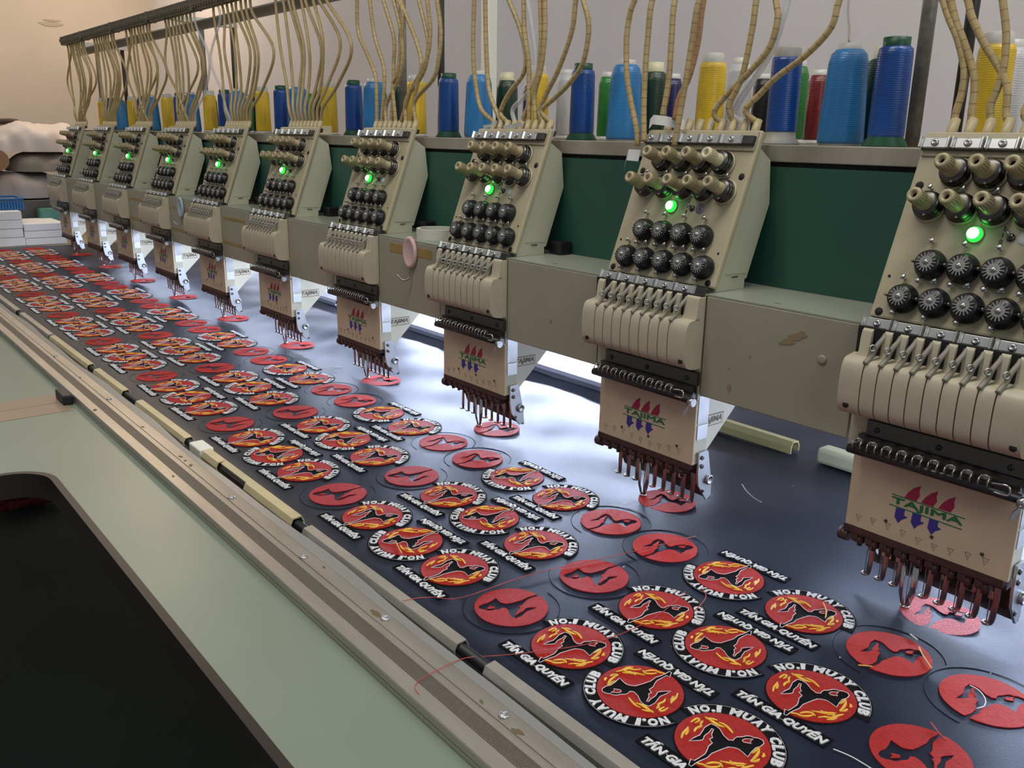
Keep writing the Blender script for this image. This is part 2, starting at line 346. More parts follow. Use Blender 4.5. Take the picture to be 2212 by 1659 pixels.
for px, py in ((656, 1204), (832, 1337), (1088, 1547), (500, 1075), (236, 862), (165, 735), (120, 770)):
    q = on_z(px, py, 0.0128)
    put('screw', scr, steel, rail, (q.x+1.0, q.y+0.125, 0.0128))
spot = MB()
for px, py, r in ((812, 1325, 0.0045), (1118, 1580, 0.004), (390, 986, 0.003), (400, 995, 0.0028), (412, 1005, 0.0035), (173, 815, 0.003), (205, 885, 0.004), (374, 1028, 0.002), (308, 922, 0.003), (700, 1225, 0.002), (1040, 1515, 0.002)):
    q = on_z(px, py, 0.013)
    spot.prism([(q.x+1.0+r*(1+0.5*math.sin(2*t+px))*math.cos(t)*1.4, q.y+0.125+r*0.7*math.sin(t), 0.01265) for t in [2*PI*i/9 for i in range(9)]], (0, 0, 0.0003))
put('stain', spot, mat('rail_stain', (0.13, 0.09, 0.04), 0.6), rail)

# frame clips that pinch the fabric to a tube: profile channel open towards the operator
def channel(mb, x0, x1, ox, yc, z=0.0, s=1.0, flip=1):
    o = [(-0.0072, 0.002), (-0.0078, 0.007), (-0.0050, 0.0132), (0.0045, 0.0140), (0.0072, 0.0085), (0.0074, 0.0012)]
    i_ = [(0.0062, 0.0012), (0.0060, 0.0080), (0.0040, 0.0126), (-0.0042, 0.0118), (-0.0066, 0.0070), (-0.0062, 0.002)]
    poly = [(flip*y*s+yc, zz*s+z) for y, zz in o+i_]
    n = 6
    for k in range(5):
        quad = [poly[k], poly[k+1], poly[11-k-1], poly[11-k]]
        mb.prism_x(quad, x0-ox, x1-ox)
    return mb
CL = [(-3.02, -2.02, creamclip_m, 'cream'), (-1.985, -1.70, clipmetal, 'metal'), (-1.66, -1.385, clipmetal, 'metal'), (-1.375, -1.09, creamclip_m, 'cream'), (-1.05, -0.885, creamclip_m, 'pale cream'), (-0.815, -0.60, creamclip_m, 'cream'), (-0.545, -0.268, creamclip_m, 'cream'), (-0.243, 0.036, clipmetal, 'metal'), (0.0745, 0.33, clipmetal, 'metal'), (0.37, 0.8, clipmetal, 'metal')]
lab = ['far-end cream fabric clip beside the paper stacks', 'dull metal fabric clip next to the far-end cream clip', 'dull metal fabric clip between two black tube gaps far along the rail', 'cream fabric clip joined to a dull metal clip on the front rail', 'pale cream fabric clip just past the table seam block', 'greyish cream fabric clip before the stained rail spots', 'cream plastic fabric clip with a cut-out window', 'long shiny metal fabric clip crossed by a red thread', 'scratched shiny metal fabric clip below the green reflection', 'shiny metal fabric clip at the near end of the front rail']
for (a_, b_, m_, k_), l_ in zip(CL, lab):
    c = empty('fabric_clip', ((a_+b_)/2, -0.0815, 0.0)); tag(c, l_, 'clip', 'fabric clips along the front rail')
    mb = MB(); cx = (a_+b_)/2
    if 'window' in l_:
        channel(mb, a_, a_+0.065, cx, 0.0, 0, 1.12); channel(mb, a_+0.15, b_, cx, 0.0, 0, 1.12)
        mb.prism_x([(-0.002, 0.0128), (0.0050, 0.0157), (0.0081, 0.0095), (0.0083, 0.0012), (0.0069, 0.0012), (0.0067, 0.0090), (0.0040, 0.0140), (-0.002, 0.0115)], a_+0.065-cx, a_+0.15-cx)
        put('window_spring', MB().box(a_+0.07-cx, a_+0.145-cx, -0.005, -0.003, 0.003, 0.009), rust, c)
        put('end_block', MB().box(a_-0.028-cx, a_+0.012-cx, -0.0095, 0.0095, 0.0015, 0.0162, 0.002), white_m, c)
    else: channel(mb, a_, b_, cx, 0.0)
    put('channel', mb, m_, c)
ct = MB().tube([(-3.05, -0.0812, 0.0062), (1.4, -0.0812, 0.0062)], 0.0052, 10)
tag(put('clamp_tube', ct, blackrub), 'black tube that the fabric edge wraps under the front clips', 'tube')

# back rail clips
bc = MB(); cx = -0.18; channel(bc, -0.27, -0.085, cx, 0, 0, 1.35, -1)
o = put('fabric_clip', bc, yelclip_m, None, (cx, 0.569, 0.0)); tag(o, 'yellowed translucent fabric clip behind the ninth head', 'clip', 'fabric clips along the back rail')
bb = MB().box(-0.03, 0.045, -0.012, 0.014, 0.001, 0.023, 0.005)
o = put('fabric_clip', bb, mat('glossy_cream_pvc', (0.62, 0.62, 0.42), 0.3), None, (-0.017, 0.572, 0.0)); tag(o, 'glossy cream block clip on the fabric behind the tenth head', 'clip', 'fabric clips along the back rail')
for a_, b_, l_ in ((-0.70, -0.42, 'dark metal fabric clip in the bright light behind the eighth head'), (-1.09, -0.86, 'dark metal fabric clip with square end behind the seventh head'), (-1.62, -1.40, 'dark metal fabric clip behind the sixth head')):
    mb = MB(); cx = (a_+b_)/2; channel(mb, a_, b_, cx, 0, 0, 1.1, -1)
    o = put('fabric_clip', mb, mat('dark_clip_metal', (0.10, 0.10, 0.13), 0.45, 0.4), None, (cx, 0.572, 0)); tag(o, l_, 'clip', 'fabric clips along the back rail')

# ------------------------------------------------------------------ the fabric and its embroidery
fab = MB(); NX, NY = 330, 70; fx0, fx1, fy0, fy1 = -3.05, 1.1, -0.078, 0.95
def fz(x, y):
    z = 0.0
    if y > 0.24:
        k = min(1.0, (y-0.24)/0.08)
        z -= k*(0.0012+0.0012*math.sin(13*x+9*y)+0.0009*math.sin(31*x-23*y+1))
        for i in range(10):                      # pull folds around each needle
            dx = x-(HX[i]-0.007); dy = y-0.36
            z -= 0.0016*k*math.exp(-(dx*dx*60))*math.exp(-dy*dy*90)*(1+math.sin(dx*70+dy*50))
    if y > 0.60: z += 0.0
    if y < -0.066: z -= (-0.066-y)*0.35
    return min(z, 0.0)
vs = []
for i in range(NX+1):
    for j in range(NY+1):
        x = fx0+(fx1-fx0)*i/NX; y = fy0+(fy1-fy0)*j/NY; vs.append((x+1.0, y-0.3, fz(x, y)))
fab.add(vs, [(i*(NY+1)+j, (i+1)*(NY+1)+j, (i+1)*(NY+1)+j+1, i*(NY+1)+j+1) for i in range(NX) for j in range(NY)], True)
fabric = put('fabric_sheet', fab, fabric_m, None, (-1.0, 0.3, 0.0))
tag(fabric, 'dark navy fabric sheet embroidered with rows of round red emblems', 'fabric')
RD = 0.0337
SIL = [(0.015,-0.789),(0.015,-0.585),(-0.03,-0.472),(-0.098,-0.332),(-0.11,-0.19),(-0.231,-0.134),(-0.217,-0.053),(-0.306,0.03),(-0.38,0.193),(-0.421,0.178),(-0.38,0.05),(-0.368,-0.131),(-0.303,-0.264),(-0.335,-0.35),(-0.463,-0.534),(-0.466,-0.359),(-0.445,-0.193),(-0.499,-0.024),(-0.543,0.08),(-0.54,0.291),(-0.436,0.326),(-0.306,0.309),(-0.116,0.196),(0.042,0.16),(0.11,0.231),(0.089,0.303),(0.092,0.389),(0.154,0.469),(0.199,0.585),(0.261,0.638),(0.32,0.647),(0.383,0.706),(0.496,0.733),(0.576,0.662),(0.588,0.525),(0.552,0.401),(0.573,0.237),(0.623,0.039),(0.501,0.068),(0.359,0.092),(0.27,0.053),(0.178,-0.03),(0.139,-0.193),(0.089,-0.466),(0.119,-0.656),(0.086,-0.846)]
FOOT = [(0.074,-0.953),(0.083,-1.033),(0.083,-1.107),(0.021,-1.113),(-0.071,-0.941),(0.009,-0.926)]
LENS = [(0.226,0.383),(0.234,0.472),(0.35,0.602),(0.353,0.49),(0.412,0.448),(0.276,0.353)]
FL = [[(-0.617,-0.596),(-0.697,-0.442),(-0.733,-0.27),(-0.777,-0.181)],[(-0.632,-0.439),(-0.688,-0.309),(-0.766,-0.211)],[(-0.84,-0.018),(-0.849,0.119),(-0.825,0.214),(-0.766,0.163),(-0.772,0.033)],[(-0.585,-0.214),(-0.629,-0.11),(-0.623,-0.003),(-0.626,0.074),(-0.674,0.119)],[(-0.715,0.231),(-0.668,0.083)],[(-0.772,0.389),(-0.694,0.38),(-0.623,0.454),(-0.519,0.504)],[(-0.62,0.395),(-0.496,0.392),(-0.38,0.398),(-0.27,0.436)],[(-0.466,0.472),(-0.347,0.501),(-0.234,0.484),(-0.134,0.454),(-0.039,0.415)],[(-0.73,0.356),(-0.644,0.383),(-0.49,0.356),(-0.35,0.377)],[(0.08,-0.961),(0.193,-0.887),(0.318,-0.855),(0.412,-0.733),(0.457,-0.585)],[(0.223,-0.813),(0.291,-0.671),(0.398,-0.588),(0.504,-0.632)],[(0.341,-0.531),(0.463,-0.445),(0.576,-0.374),(0.656,-0.252),(0.745,-0.172)],[(0.466,-0.35),(0.54,-0.368),(0.599,-0.288)],[(0.564,-0.626),(0.644,-0.484),(0.757,-0.412),(0.774,-0.294),(0.727,-0.267),(0.641,-0.38)],[(0.727,-0.54),(0.813,-0.407),(0.804,-0.24),(0.861,-0.077)],[(0.608,0.205),(0.614,0.326),(0.596,0.457),(0.567,0.457)],[(0.739,-0.033),(0.733,0.107),(0.685,0.309),(0.614,0.442)],[(0.739,-0.033),(0.807,0.056),(0.813,0.175)],[(0.801,0.273),(0.816,0.326),(0.754,0.395)]]
# red disc with the figure left open
a0 = math.atan2(-0.997, 0.075); a1 = math.atan2(-0.999, -0.045)-0.0
NA = 60; span = 2*PI-(a0-a1)
arc = [(math.cos(a0+span*i/NA), math.sin(a0+span*i/NA)) for i in range(NA+1)]
disc_poly = arc+[(-0.02, -0.93)]+SIL+[(0.078, -0.93)]
dm = fill_poly([[(x*RD, y*RD) for x, y in disc_poly], [(x*RD, y*RD) for x, y in LENS]])
red_me = solid(dm, 0.0008).mesh('red_disc'); red_me.materials.append(red_m)
redl_me = red_me.copy(); redl_me.materials.clear(); redl_me.materials.append(redlight_m)
redx_me = red_me.copy(); redx_me.materials.clear(); redx_me.materials.append(redmesh_m)
def blk_backing():
    mb = MB()
    full = [(1.035*RD*math.cos(2*PI*i/48), 1.035*RD*math.sin(2*PI*i/48), 0.0001) for i in range(48)]
    mb.prism(full, (0, 0, 0.0003))
    aa = [math.radians(171-i*165/30) for i in range(31)]
    sect = [(1.33*RD*math.cos(q), 1.33*RD*math.sin(q), 0.00008) for q in aa]+[(1.02*RD*math.cos(q), 1.02*RD*math.sin(q), 0.00008) for q in reversed(aa)]
    for i in range(30):
        mb.prism([sect[i], sect[i+1], sect[61-i-1], sect[61-i]], (0, 0, 0.0003))
    mb.box(-1.19*RD, 1.19*RD, -1.40*RD, -1.02*RD, 0.00006, 0.0004)
    # raised black border cords
    mb.tube([(-1.19*RD, -1.02*RD, 0.0005), (1.19*RD, -1.02*RD, 0.0005), (1.19*RD, -1.40*RD, 0.0005), (-1.19*RD, -1.40*RD, 0.0005), (-1.19*RD, -1.02*RD, 0.0005)], 0.0005, 5)
    mb.tube([(1.335*RD*math.cos(q), 1.335*RD*math.sin(q), 0.0005) for q in aa], 0.0005, 5)
    return mb
back_me = blk_backing().mesh('emblem'); back_me.materials.append(blk_m)
ol = MB()
closed = SIL+FOOT+[SIL[0]]
ol.tube([(x*RD, y*RD, 0.0009) for x, y in closed], 0.00036, 5)
ol.tube([(x*RD, y*RD, 0.0009) for x, y in LENS+[LENS[0]]], 0.00032, 5)
ol.tube([(1.30*RD*math.cos(math.radians(168-i*154/24)), 1.30*RD*math.sin(math.radians(168-i*154/24)), 0.0006) for i in range(25)], 0.00016, 4)
ol.tube([(-0.5*RD, -1.2*RD, 0.0006), (-0.38*RD, -1.29*RD, 0.0006)], 0.0002, 4)
ol.tube([(-0.1*RD, -1.3*RD, 0.0006), (0.14*RD, -1.3*RD, 0.0006)], 0.0002, 4)
out_me = ol.mesh('figure_outline'); out_me.materials.append(wht_m)
def flames(scale, z):
    mb = MB()
    for s_ in FL:
        P = smooth_path([(x*RD, y*RD, z) for x, y in s_], 3); n = len(P)
        mb.tube(P, [max(0.00012, scale*(0.35+0.65*math.sin(PI*min(1, (i+0.6)/n)))) for i in range(n)], 5, flat=0.6)
    return mb
fl_me = flames(0.00100, 0.0011).mesh('flame_stitching'); fl_me.materials.append(yel_m)
fg_me = flames(0.00135, 0.00085).mesh('flame_edge_stitching'); fg_me.materials.append(gold_m)  # dark gold thread edging the yellow strokes
# arc lettering, bent letter by letter
arcl = MB(); A0, A1 = 166.5, 12.5; body = 'NO.1 MUAY CLUB'
wid = {'N': 1.0, 'O': 1.0, '.': 0.42, '1': 0.62, ' ': 0.55, 'M': 1.15, 'U': 1.0, 'A': 1.0, 'Y': 0.95, 'C': 0.95, 'L': 0.85, 'B': 0.95}
tot = sum(wid[c] for c in body); acc = 0
for ch in body:
    w0 = acc/tot; acc += wid[ch]; w1 = acc/tot
    if ch == ' ': continue
    t = text_mb(ch, 1.0, 0.08, 0.055); x0, x1, y0, y1 = bbox2(t)
    hgt = 0.25 if ch != '.' else 0.09
    V = []
    for vx, vy, vz in t.v:
        u = (vx-x0)/(x1-x0); v = (vy-y0)/(y1-y0); u = w0+(w1-w0)*(0.05+0.90*u)
        q = math.radians(A0+(A1-A0)*u); r = (1.03+hgt*v)*RD; V.append((r*math.cos(q), r*math.sin(q), 0.0004))
    arcl.add(V, t.f)
arc_me = solid(arcl, 0.0009).mesh('arc_lettering'); arc_me.materials.append(wht_m)
t = text_mb('TẤN GIA QUYỀN', 1.0, 0.18, 0.045); x0, x1, y0, y1 = bbox2(t)
capb, capt = 0.0, None
tt = text_mb('TGA', 1.0); _, _, cb, ctp = bbox2(tt)
nm = MB()
V = [((-1.12+(vx-x0)/(x1-x0)*2.26)*RD, (-1.335+(vy-cb)/(ctp-cb)*0.205)*RD, 0.0004) for vx, vy, vz in t.v]
V = [(x, min(y, -1.035*RD), z) for x, y, z in V]
nm.add(V, t.f); name_me = solid(nm, 0.0009).mesh('name_lettering'); name_me.materials.append(wht_m)

def emblem(X, Y, flip):
    e = put('emblem', back_me, None, fabric, (X+1.0, Y-0.3, 0.0)); e.rotation_euler = (0, 0, (PI if flip else 0)+random.uniform(-.02, .02))
    put('red_disc', red_me, None, e, (0, 0, 0.0004)); tag(put('flame_stitching', fl_me, None, e, (0, 0, 0.0004)), kind='stuff'); tag(put('flame_edge_stitching', fg_me, None, e, (0, 0, 0.0004)), kind='stuff')
    put('figure_outline', out_me, None, e, (0, 0, 0.0004)); put('arc_lettering', arc_me, None, e); put('name_lettering', name_me, None, e)
def redonly(X, Y, flip, me=red_me):
    e = put('red_disc', me, None, fabric, (X+1.0, Y-0.3, fz(X, Y)+0.0002)); e.rotation_euler = (0, 0, (PI if flip else 0)+random.uniform(-.02, .02))
ROW = {'A': [(0.0, 0.0, 'r', 1), (0.0808, 0.0, 'e', 0), (0.1602, 0.0, 'e', 1), (0.2388, 0.0013, 'e', 0)],
       'B': [(0.0027, 0.1022, 'r', 1), (0.0835, 0.1028, 'e', 0), (0.1619, 0.103, 'e', 1), (0.2456, 0.1014, 'e', 0)],
       'C': [(0.0027, 0.2056, 'r', 0), (0.0854, 0.206, 'e', 1), (0.1704, 0.205, 'e', 0), (0.2519, 0.2061, 'r', 0)]}
for n in range(-9, 2):
    for r in ROW:
        for i, (x, y, k, fl_) in enumerate(ROW[r]):
            X = x+PITCH*n
            if X > 0.46 or (n == 1 and i > 1): continue
            (emblem(X, y, fl_) if k == 'e' else redonly(X, y, fl_, redl_me if r == 'C' else red_me))
    if n <= 0: redonly(0.2473+PITCH*n, 0.3049, 0, redx_me if n == 0 else redl_me)
# thin black outline circles scribed round each red-only disc
cir = MB().tube([(1.32*RD*math.cos(math.radians(i*6)), 1.32*RD*math.sin(math.radians(i*6)), 0.00015) for i in range(5, 46)], 0.00022, 4).mesh('guide_stitch'); cir.materials.append(blk_m)
for n in range(-9, 1):
    for x, y, f_ in ((0.0, 0.0, 1), (0.0027, 0.1022, 1), (0.0027+PITCH, 0.2056, 0), (0.2519, 0.2061, 0)):
        e = put('guide_stitch', cir, None, fabric, (x+PITCH*n+1.0, y-0.3, 0.0)); e.rotation_euler = (0, 0, PI if f_ else 0)

# ------------------------------------------------------------------ beam, green panel, thread rack
beam = empty('machine_beam', (-1.3, 0.38, 0.15)); tag(beam, 'long grey-cream machine beam carrying the row of embroidery heads', 'beam')
def BL(mb): return mb.xf(Matrix.Translation((1.3, -0.38, -0.15)))
BX0, BX1 = -2.93, 1.0
put('beam_body', BL(MB().box(BX0, BX1, 0.2935, 0.56, 0.155, 0.2595)), beam_m, beam)
bounds = [BX0]
for i in range(10): bounds += [HX[i]-0.0715, HX[i]+0.0862]
bounds.append(BX1)
for k in range(0, len(bounds), 2):
    a_, b_ = bounds[k], bounds[k+1]
    if b_-a_ < 0.02: continue
    put('cover_panel', BL(MB().box(a_, b_, 0.2678, 0.2930, 0.1520, 0.2595, 0.0012)), beam_m, beam)
put('top_plate', BL(MB().box(BX0, BX1, 0.2682, 0.366, 0.2597, 0.2612)), mat('beam_top_paint', (0.30, 0.325, 0.27), 0.3, noise=0.08, nscale=8), beam)
def on_beam(px, py): return on_y(px, py, 0.2677)
def tape_piece(p0, p1, z0, z1, m_, nm='tape_remnant'):
    a_ = on_beam(*p0); b_ = on_beam(*p1)
    put(nm, BL(MB().box(min(a_.x, b_.x), max(a_.x, b_.x), 0.2672, 0.2679, z0, z1)), m_, beam)
a_ = on_beam(843, 540); b_ = on_beam(932, 540)
tape_piece((843, 540), (933, 540), 0.2385, 0.2515, tape_m)
for i in (4, 3, 2):
    tape_piece((0, 0), (0, 0), 0, 0, tape_m) if False else None
    x = HX[i]+0.088
    put('tape_remnant', BL(MB().box(x+0.012, x+0.125, 0.2672, 0.2679, 0.2340, 0.2400)), tape_m, beam)
    put('tape_remnant', BL(MB().box(x+0.005, x+0.125, 0.2672, 0.2679, 0.1815, 0.1880)), tape_m, beam)
sm = MB()
for px, py, wx, wz in ((1700, 738, 0.008, 0.003), (1722, 728, 0.009, 0.0035), (1732, 722, 0.006, 0.003), (1190, 693, 0.0018, 0.003), (1576, 838, 0.002, 0.004), (1575, 795, 0.001, 0.001), (1620, 770, 0.001, 0.001)):
    c = on_beam(px, py)
    sm.prism([(c.x+wx*math.cos(t)*(1+.3*math.sin(3*t+px)), 0.2680-px*1e-7, c.z+wz*math.sin(t)+wx*0.25*math.cos(t)) for t in [2*PI*i/12 for i in range(12)]], (0, -0.0006, 0))
put('glue_mark', BL(sm), mat('glue_brown', (0.25, 0.20, 0.10), 0.6), beam)
c = on_beam(1776, 777); put('cap_plug', BL(MB().lathe([(0.0045, 0), (0.0045, 0.0012), (0.003, 0.0016), (0.0001, 0.0016)], 16, (c.x, 0.2679, c.z), (0, -1, 0))), beam_m, beam)
sl = MB()
for i in range(9): sl.box(HX[i]+0.155, HX[i]+0.163, 0.285, 0.2862, 0.2612, 0.26135)
put('top_slot', BL(sl), dark_m, beam)

rack = empty('thread_rack', (-1.3, 0.5, 0.26)); tag(rack, 'grey thread cone shelf with green front panel, poles and overhead tube rail', 'rack')
def RL(mb): return mb.xf(Matrix.Translation((1.3, -0.5, -0.26)))
put('green_panel', RL(MB().box(BX0, BX1, 0.3672, 0.374, 0.2615, 0.3885)), green_m, rack)
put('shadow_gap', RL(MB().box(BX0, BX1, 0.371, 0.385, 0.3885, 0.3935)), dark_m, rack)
put('shelf_board', RL(MB().box(BX0, BX1, 0.3665, 0.63, 0.3935, 0.4110, 0.001)), shelf_m, rack)
for k in range(4):
    x = 0.0763-0.99*k
    put('pole', RL(MB().cyl((x, 0.467, 0.4110), (x, 0.467, 0.685), 0.0074, n=14)), pole1_m, rack)
    put('pole', RL(MB().cyl((x+0.004, 0.55, 0.4110), (x+0.004, 0.55, 0.685), 0.0066, n=14)), pole2_m, rack)
    put('cross_arm', RL(MB().prism_x([(0.375, 0.700), (0.375, 0.692), (0.45, 0.683), (0.565, 0.683), (0.565, 0.700)], x-0.012, x+0.012)), white_m, rack)
put('rear_rail', RL(MB().box(BX0+0.05, BX1, 0.395, 0.405, 0.653, 0.6725)), rail_m, rack)
put('rail_top_lip', RL(MB().box(BX0+0.05, BX1, 0.392, 0.395, 0.6705, 0.6735)), white_m, rack)
put('tube_rail', RL(MB().box(-2.93, BX1, 0.362, 0.378, 0.688, 0.6990)), clipbar_m, rack)
tb = MB().box(-0.0028, 0.0028, -0.0135, 0.0125, -0.012, 0.009, 0.001).mesh('tube_clip')
for i in range(10):
    put('clip_block', RL(MB().box(max(-2.935, HX[i]-0.241), HX[i]+0.078, 0.359, 0.382, 0.6990, 0.7075)), clipbar2_m, rack)
    put('end_post', RL(MB().box(HX[i]+0.078, HX[i]+0.088, 0.357, 0.384, 0.688, 0.7145, 0.001)), clipbar_m, rack)
    for j in range(20):
        x = HX[i]-0.236+j*0.0162
        if x > -2.93: put('tube_clip', tb, clipbar_m, rack, (x+1.3, 0.371-0.5, 0.7045-0.26))

# thread cones
def cone_parts(kind):
    if kind in ('lblue',):        # broad shouldered cone
        body = [(0.0235, 0.002), (0.0245, 0.006), (0.0205, 0.085), (0.0185, 0.094), (0.0145, 0.0985)]; core = [(0.0225, 0.0), (0.0225, 0.002), (0.0125, 0.0985), (0.0120, 0.105), (0.009, 0.105)]; cm = capw
    elif kind == 'blue':
        body = [(0.0170, 0.009), (0.0178, 0.012), (0.0168, 0.088), (0.0160, 0.094), (0.0135, 0.096)]; core = [(0.0225, 0.0), (0.0225, 0.001), (0.0170, 0.010), (0.0130, 0.096), (0.0130, 0.1045), (0.010, 0.105)]; cm = capg
    elif kind == 'blueg':
        body = [(0.0170, 0.014), (0.0172, 0.016), (0.0166, 0.090), (0.0160, 0.0935)]; core = [(0.0220, 0.0), (0.0220, 0.002), (0.0175, 0.007), (0.0165, 0.014), (0.0150, 0.0935), (0.0150, 0.103), (0.0135, 0.105)]; cm = capgrey
    elif kind == 'yellow':
        body = [(0.0168, 0.005), (0.0176, 0.008), (0.0164, 0.088), (0.0150, 0.0935)]; core = [(0.0200, 0.0), (0.0200, 0.003), (0.0155, 0.006), (0.0136, 0.0935), (0.0128, 0.104), (0.011, 0.105)]; cm = capw
    elif kind == 'dgreen':
        body = [(0.0185, 0.004), (0.0195, 0.008), (0.0175, 0.080), (0.0150, 0.090), (0.0120, 0.0925)]; core = [(0.0190, 0.0), (0.0190, 0.003), (0.0115, 0.0925), (0.0110, 0.105), (0.009, 0.105)]; cm = capc
    else:
        body = [(0.0140, 0.005), (0.0148, 0.008), (0.0138, 0.080), (0.0105, 0.090)]; core = [(0.0175, 0.0), (0.0175, 0.003), (0.0140, 0.006), (0.0100, 0.090), (0.0095, 0.097), (0.008, 0.097)]; cm = capw
    return MB().lathe(body, 24).mesh('thread_winding'), MB().lathe(core, 20).mesh('cone_core'), cm
CP = {}
CN = {'yellow': 'yellow', 'blue': 'deep blue', 'blueg': 'deep blue grey-capped', 'lblue': 'bright light blue', 'dgreen': 'very dark green', 'green': 'mid green', 'white': 'white', 'black': 'black', 'red': 'dark red', 'navy': 'navy purple'}
def cone(kind, X, Y, s, where, idx):
    if kind not in CP:
        wdg, cr_, cm = cone_parts(kind); wdg.materials.append(TH['blue' if kind == 'blueg' else kind]); cr_.materials.append(cm); CP[kind] = (wdg, cr_)
    e = empty('thread_cone', (X, Y, 0.4111)); e.scale = (s, s, s); e.rotation_euler = (0, 0, random.uniform(0, 6))
    put('thread_winding', CP[kind][0], None, e); put('cone_core', CP[kind][1], None, e)
    tag(e, '%s thread cone %s' % (CN[kind], where), 'thread cone', 'thread cones on the rack')
for i in range(10):
    L = HX[i]; wh = 'behind the %s head from the paper stacks' % ORD[i]
    J = lambda: random.uniform(-.004, .004)
    cone('yellow', L-0.073+J(), 0.447, 1.0, wh, i)
    if i < 9:
        cone('blueg' if i == 8 else 'blue', L+(0.040 if i == 8 else 0.018)+J(), 0.438 if i == 8 else 0.452, 1.0, wh, i)
        cone('lblue', L+0.105+J(), 0.450, 1.0, wh, i)
        cone('dgreen', L+0.112+J(), 0.505, 1.0, wh, i)
    if 2 < i < 9: cone('green', L-0.015+J(), 0.535, 1.02, wh, i)
    if i > 4: cone('white', L-0.088, 0.520, 1.08, wh, i)
    if 5 < i < 9: cone('navy', L+0.060, 0.60, 1.0, wh, i)
    if i == 8: cone('black', -0.1830, 0.560, 0.90, wh, i); cone('red', -0.1270, 0.60, 0.95, wh, i)
cone('blue', 0.0700, 0.424, 1.0, 'against the grey pole beside the tenth head', 9)

# ------------------------------------------------------------------ embroidery heads (built once, copied ten times)
HY = 0.29; HEAD0 = empty('embroidery_head', (0, HY, 0))
TILT = math.atan2(0.3535, 0.9354)
Mp = Matrix.Translation((0, 0.279-HY, 0.270)) @ Matrix.Rotation(-TILT, 4, 'X')     # panel frame: x right, z up the panel, -y out of it
def HL(mb): return mb.xf(Matrix.Translation((0, -HY, 0)))
def panel(mb): return mb.xf(Mp)
Rp = Matrix.Rotation(-TILT, 4, 'X').to_euler()
def pp(name, me, M, parent, x, s, out=0.0):
    v = Mp @ Vector((x, -out, s)); o = put(name, me, M, parent, v); o.rotation_euler = Rp; return o
H = HEAD0
put('face_panel', panel(MB().box(-0.0705, 0.0862, 0.0, 0.0075, -0.004, 0.1665, 0.0022)), cream, H)
put('top_ledge', panel(MB().box(-0.0690, 0.0835, -0.0022, 0.0, 0.1432, 0.1645, 0.0008)), cream, H)
put('side_casing', HL(MB().prism_x([(0.2845, 0.2614), (0.2875, 0.2675), (0.3400, 0.4080), (0.3600, 0.3950), (0.3652, 0.3500), (0.3362, 0.2720), (0.3330, 0.2714), (0.3330, 0.2614)], -0.0665, 0.0830)), casing_m, H)
put('side_cover_plate', HL(MB().prism_x([(0.2990, 0.2790), (0.3425, 0.3960), (0.3560, 0.3870), (0.3610, 0.3500), (0.3340, 0.2780)], 0.0830, 0.0838)), casing_m, H)
put('casing_slot', HL(MB().box(0.0836, 0.0842, 0.310, 0.320, 0.2745, 0.2756)), dark_m, H)
hole_me = MB().lathe([(0.0036, 0), (0.0036, 0.0004), (0.0001, 0.0004)], 14, ax=(0, -1, 0)).mesh('screw_hole')
for x, s in ((-0.0618, 0.117), (0.0778, 0.116), (-0.0624, 0.0015), (0.0771, 0.0005)): pp('screw_hole', hole_me, dark_m, H, x, s)
hole2 = MB().lathe([(0.0013, 0), (0.0013, 0.0004), (0.0001, 0.0004)], 10, ax=(0, -1, 0)).mesh('screw_hole')
for x, s in ((-0.063, 0.034), (0.0785, 0.033)): pp('screw_hole', hole2, dark_m, H, x, s)
put('rear_block', HL(MB().box(0.0800, 0.1040, 0.3440, 0.3655, 0.2616, 0.2790, 0.002)), black_m, H)
# thread guide bars at top and bottom of the panel
cl_me = MB()
cl_me.box(-0.0105, 0.0105, -0.0035, 0.0, -0.0045, 0.0045, 0.0006)
for s_ in (-1, 1):
    cl_me.prism([(s_*0.0105, -0.0035, -0.0048), (s_*0.0118, -0.0062, -0.0048), (s_*0.0128, -0.0062, -0.0048), (s_*0.0135, -0.0025, -0.0048)], (0, 0, 0.0096))
clipsteel = mat('guide_clip_steel', (0.60, 0.60, 0.59), 0.28, 0.65)
cl_me = cl_me.mesh('guide_clip'); cs_me = MB().lathe([(0.0034, 0), (0.0034, 0.001), (0.0024, 0.0022), (0.0012, 0.0022), (0.0011, 0.0014), (0.0001, 0.0014)], 12, ax=(0, -1, 0)).mesh('clip_screw')
for nm, s0, sh in (('upper_guide_bar', 0.1532, 0.0), ('lower_guide_bar', -0.0105, 0.0)):
    put(nm, panel(MB().box(-0.0690, 0.0835, -0.0050, -0.0021 if s0 > 0 else 0.004, s0-0.0052, s0+0.0052, 0.0006)), darksteel, H)
    for k in range(5):
        o = pp('guide_clip', cl_me, clipsteel, H, -0.0560+k*0.0282, s0, 0.0048)
        c2 = put('clip_screw', cs_me, steel, o, (0, -0.0034, 0))
    pp('end_clip', MB().box(-0.0095, 0.0095, -0.003, 0, -0.0045, 0.0045, 0.0006), darksteel, H, 0.0745, s0, 0.0048)
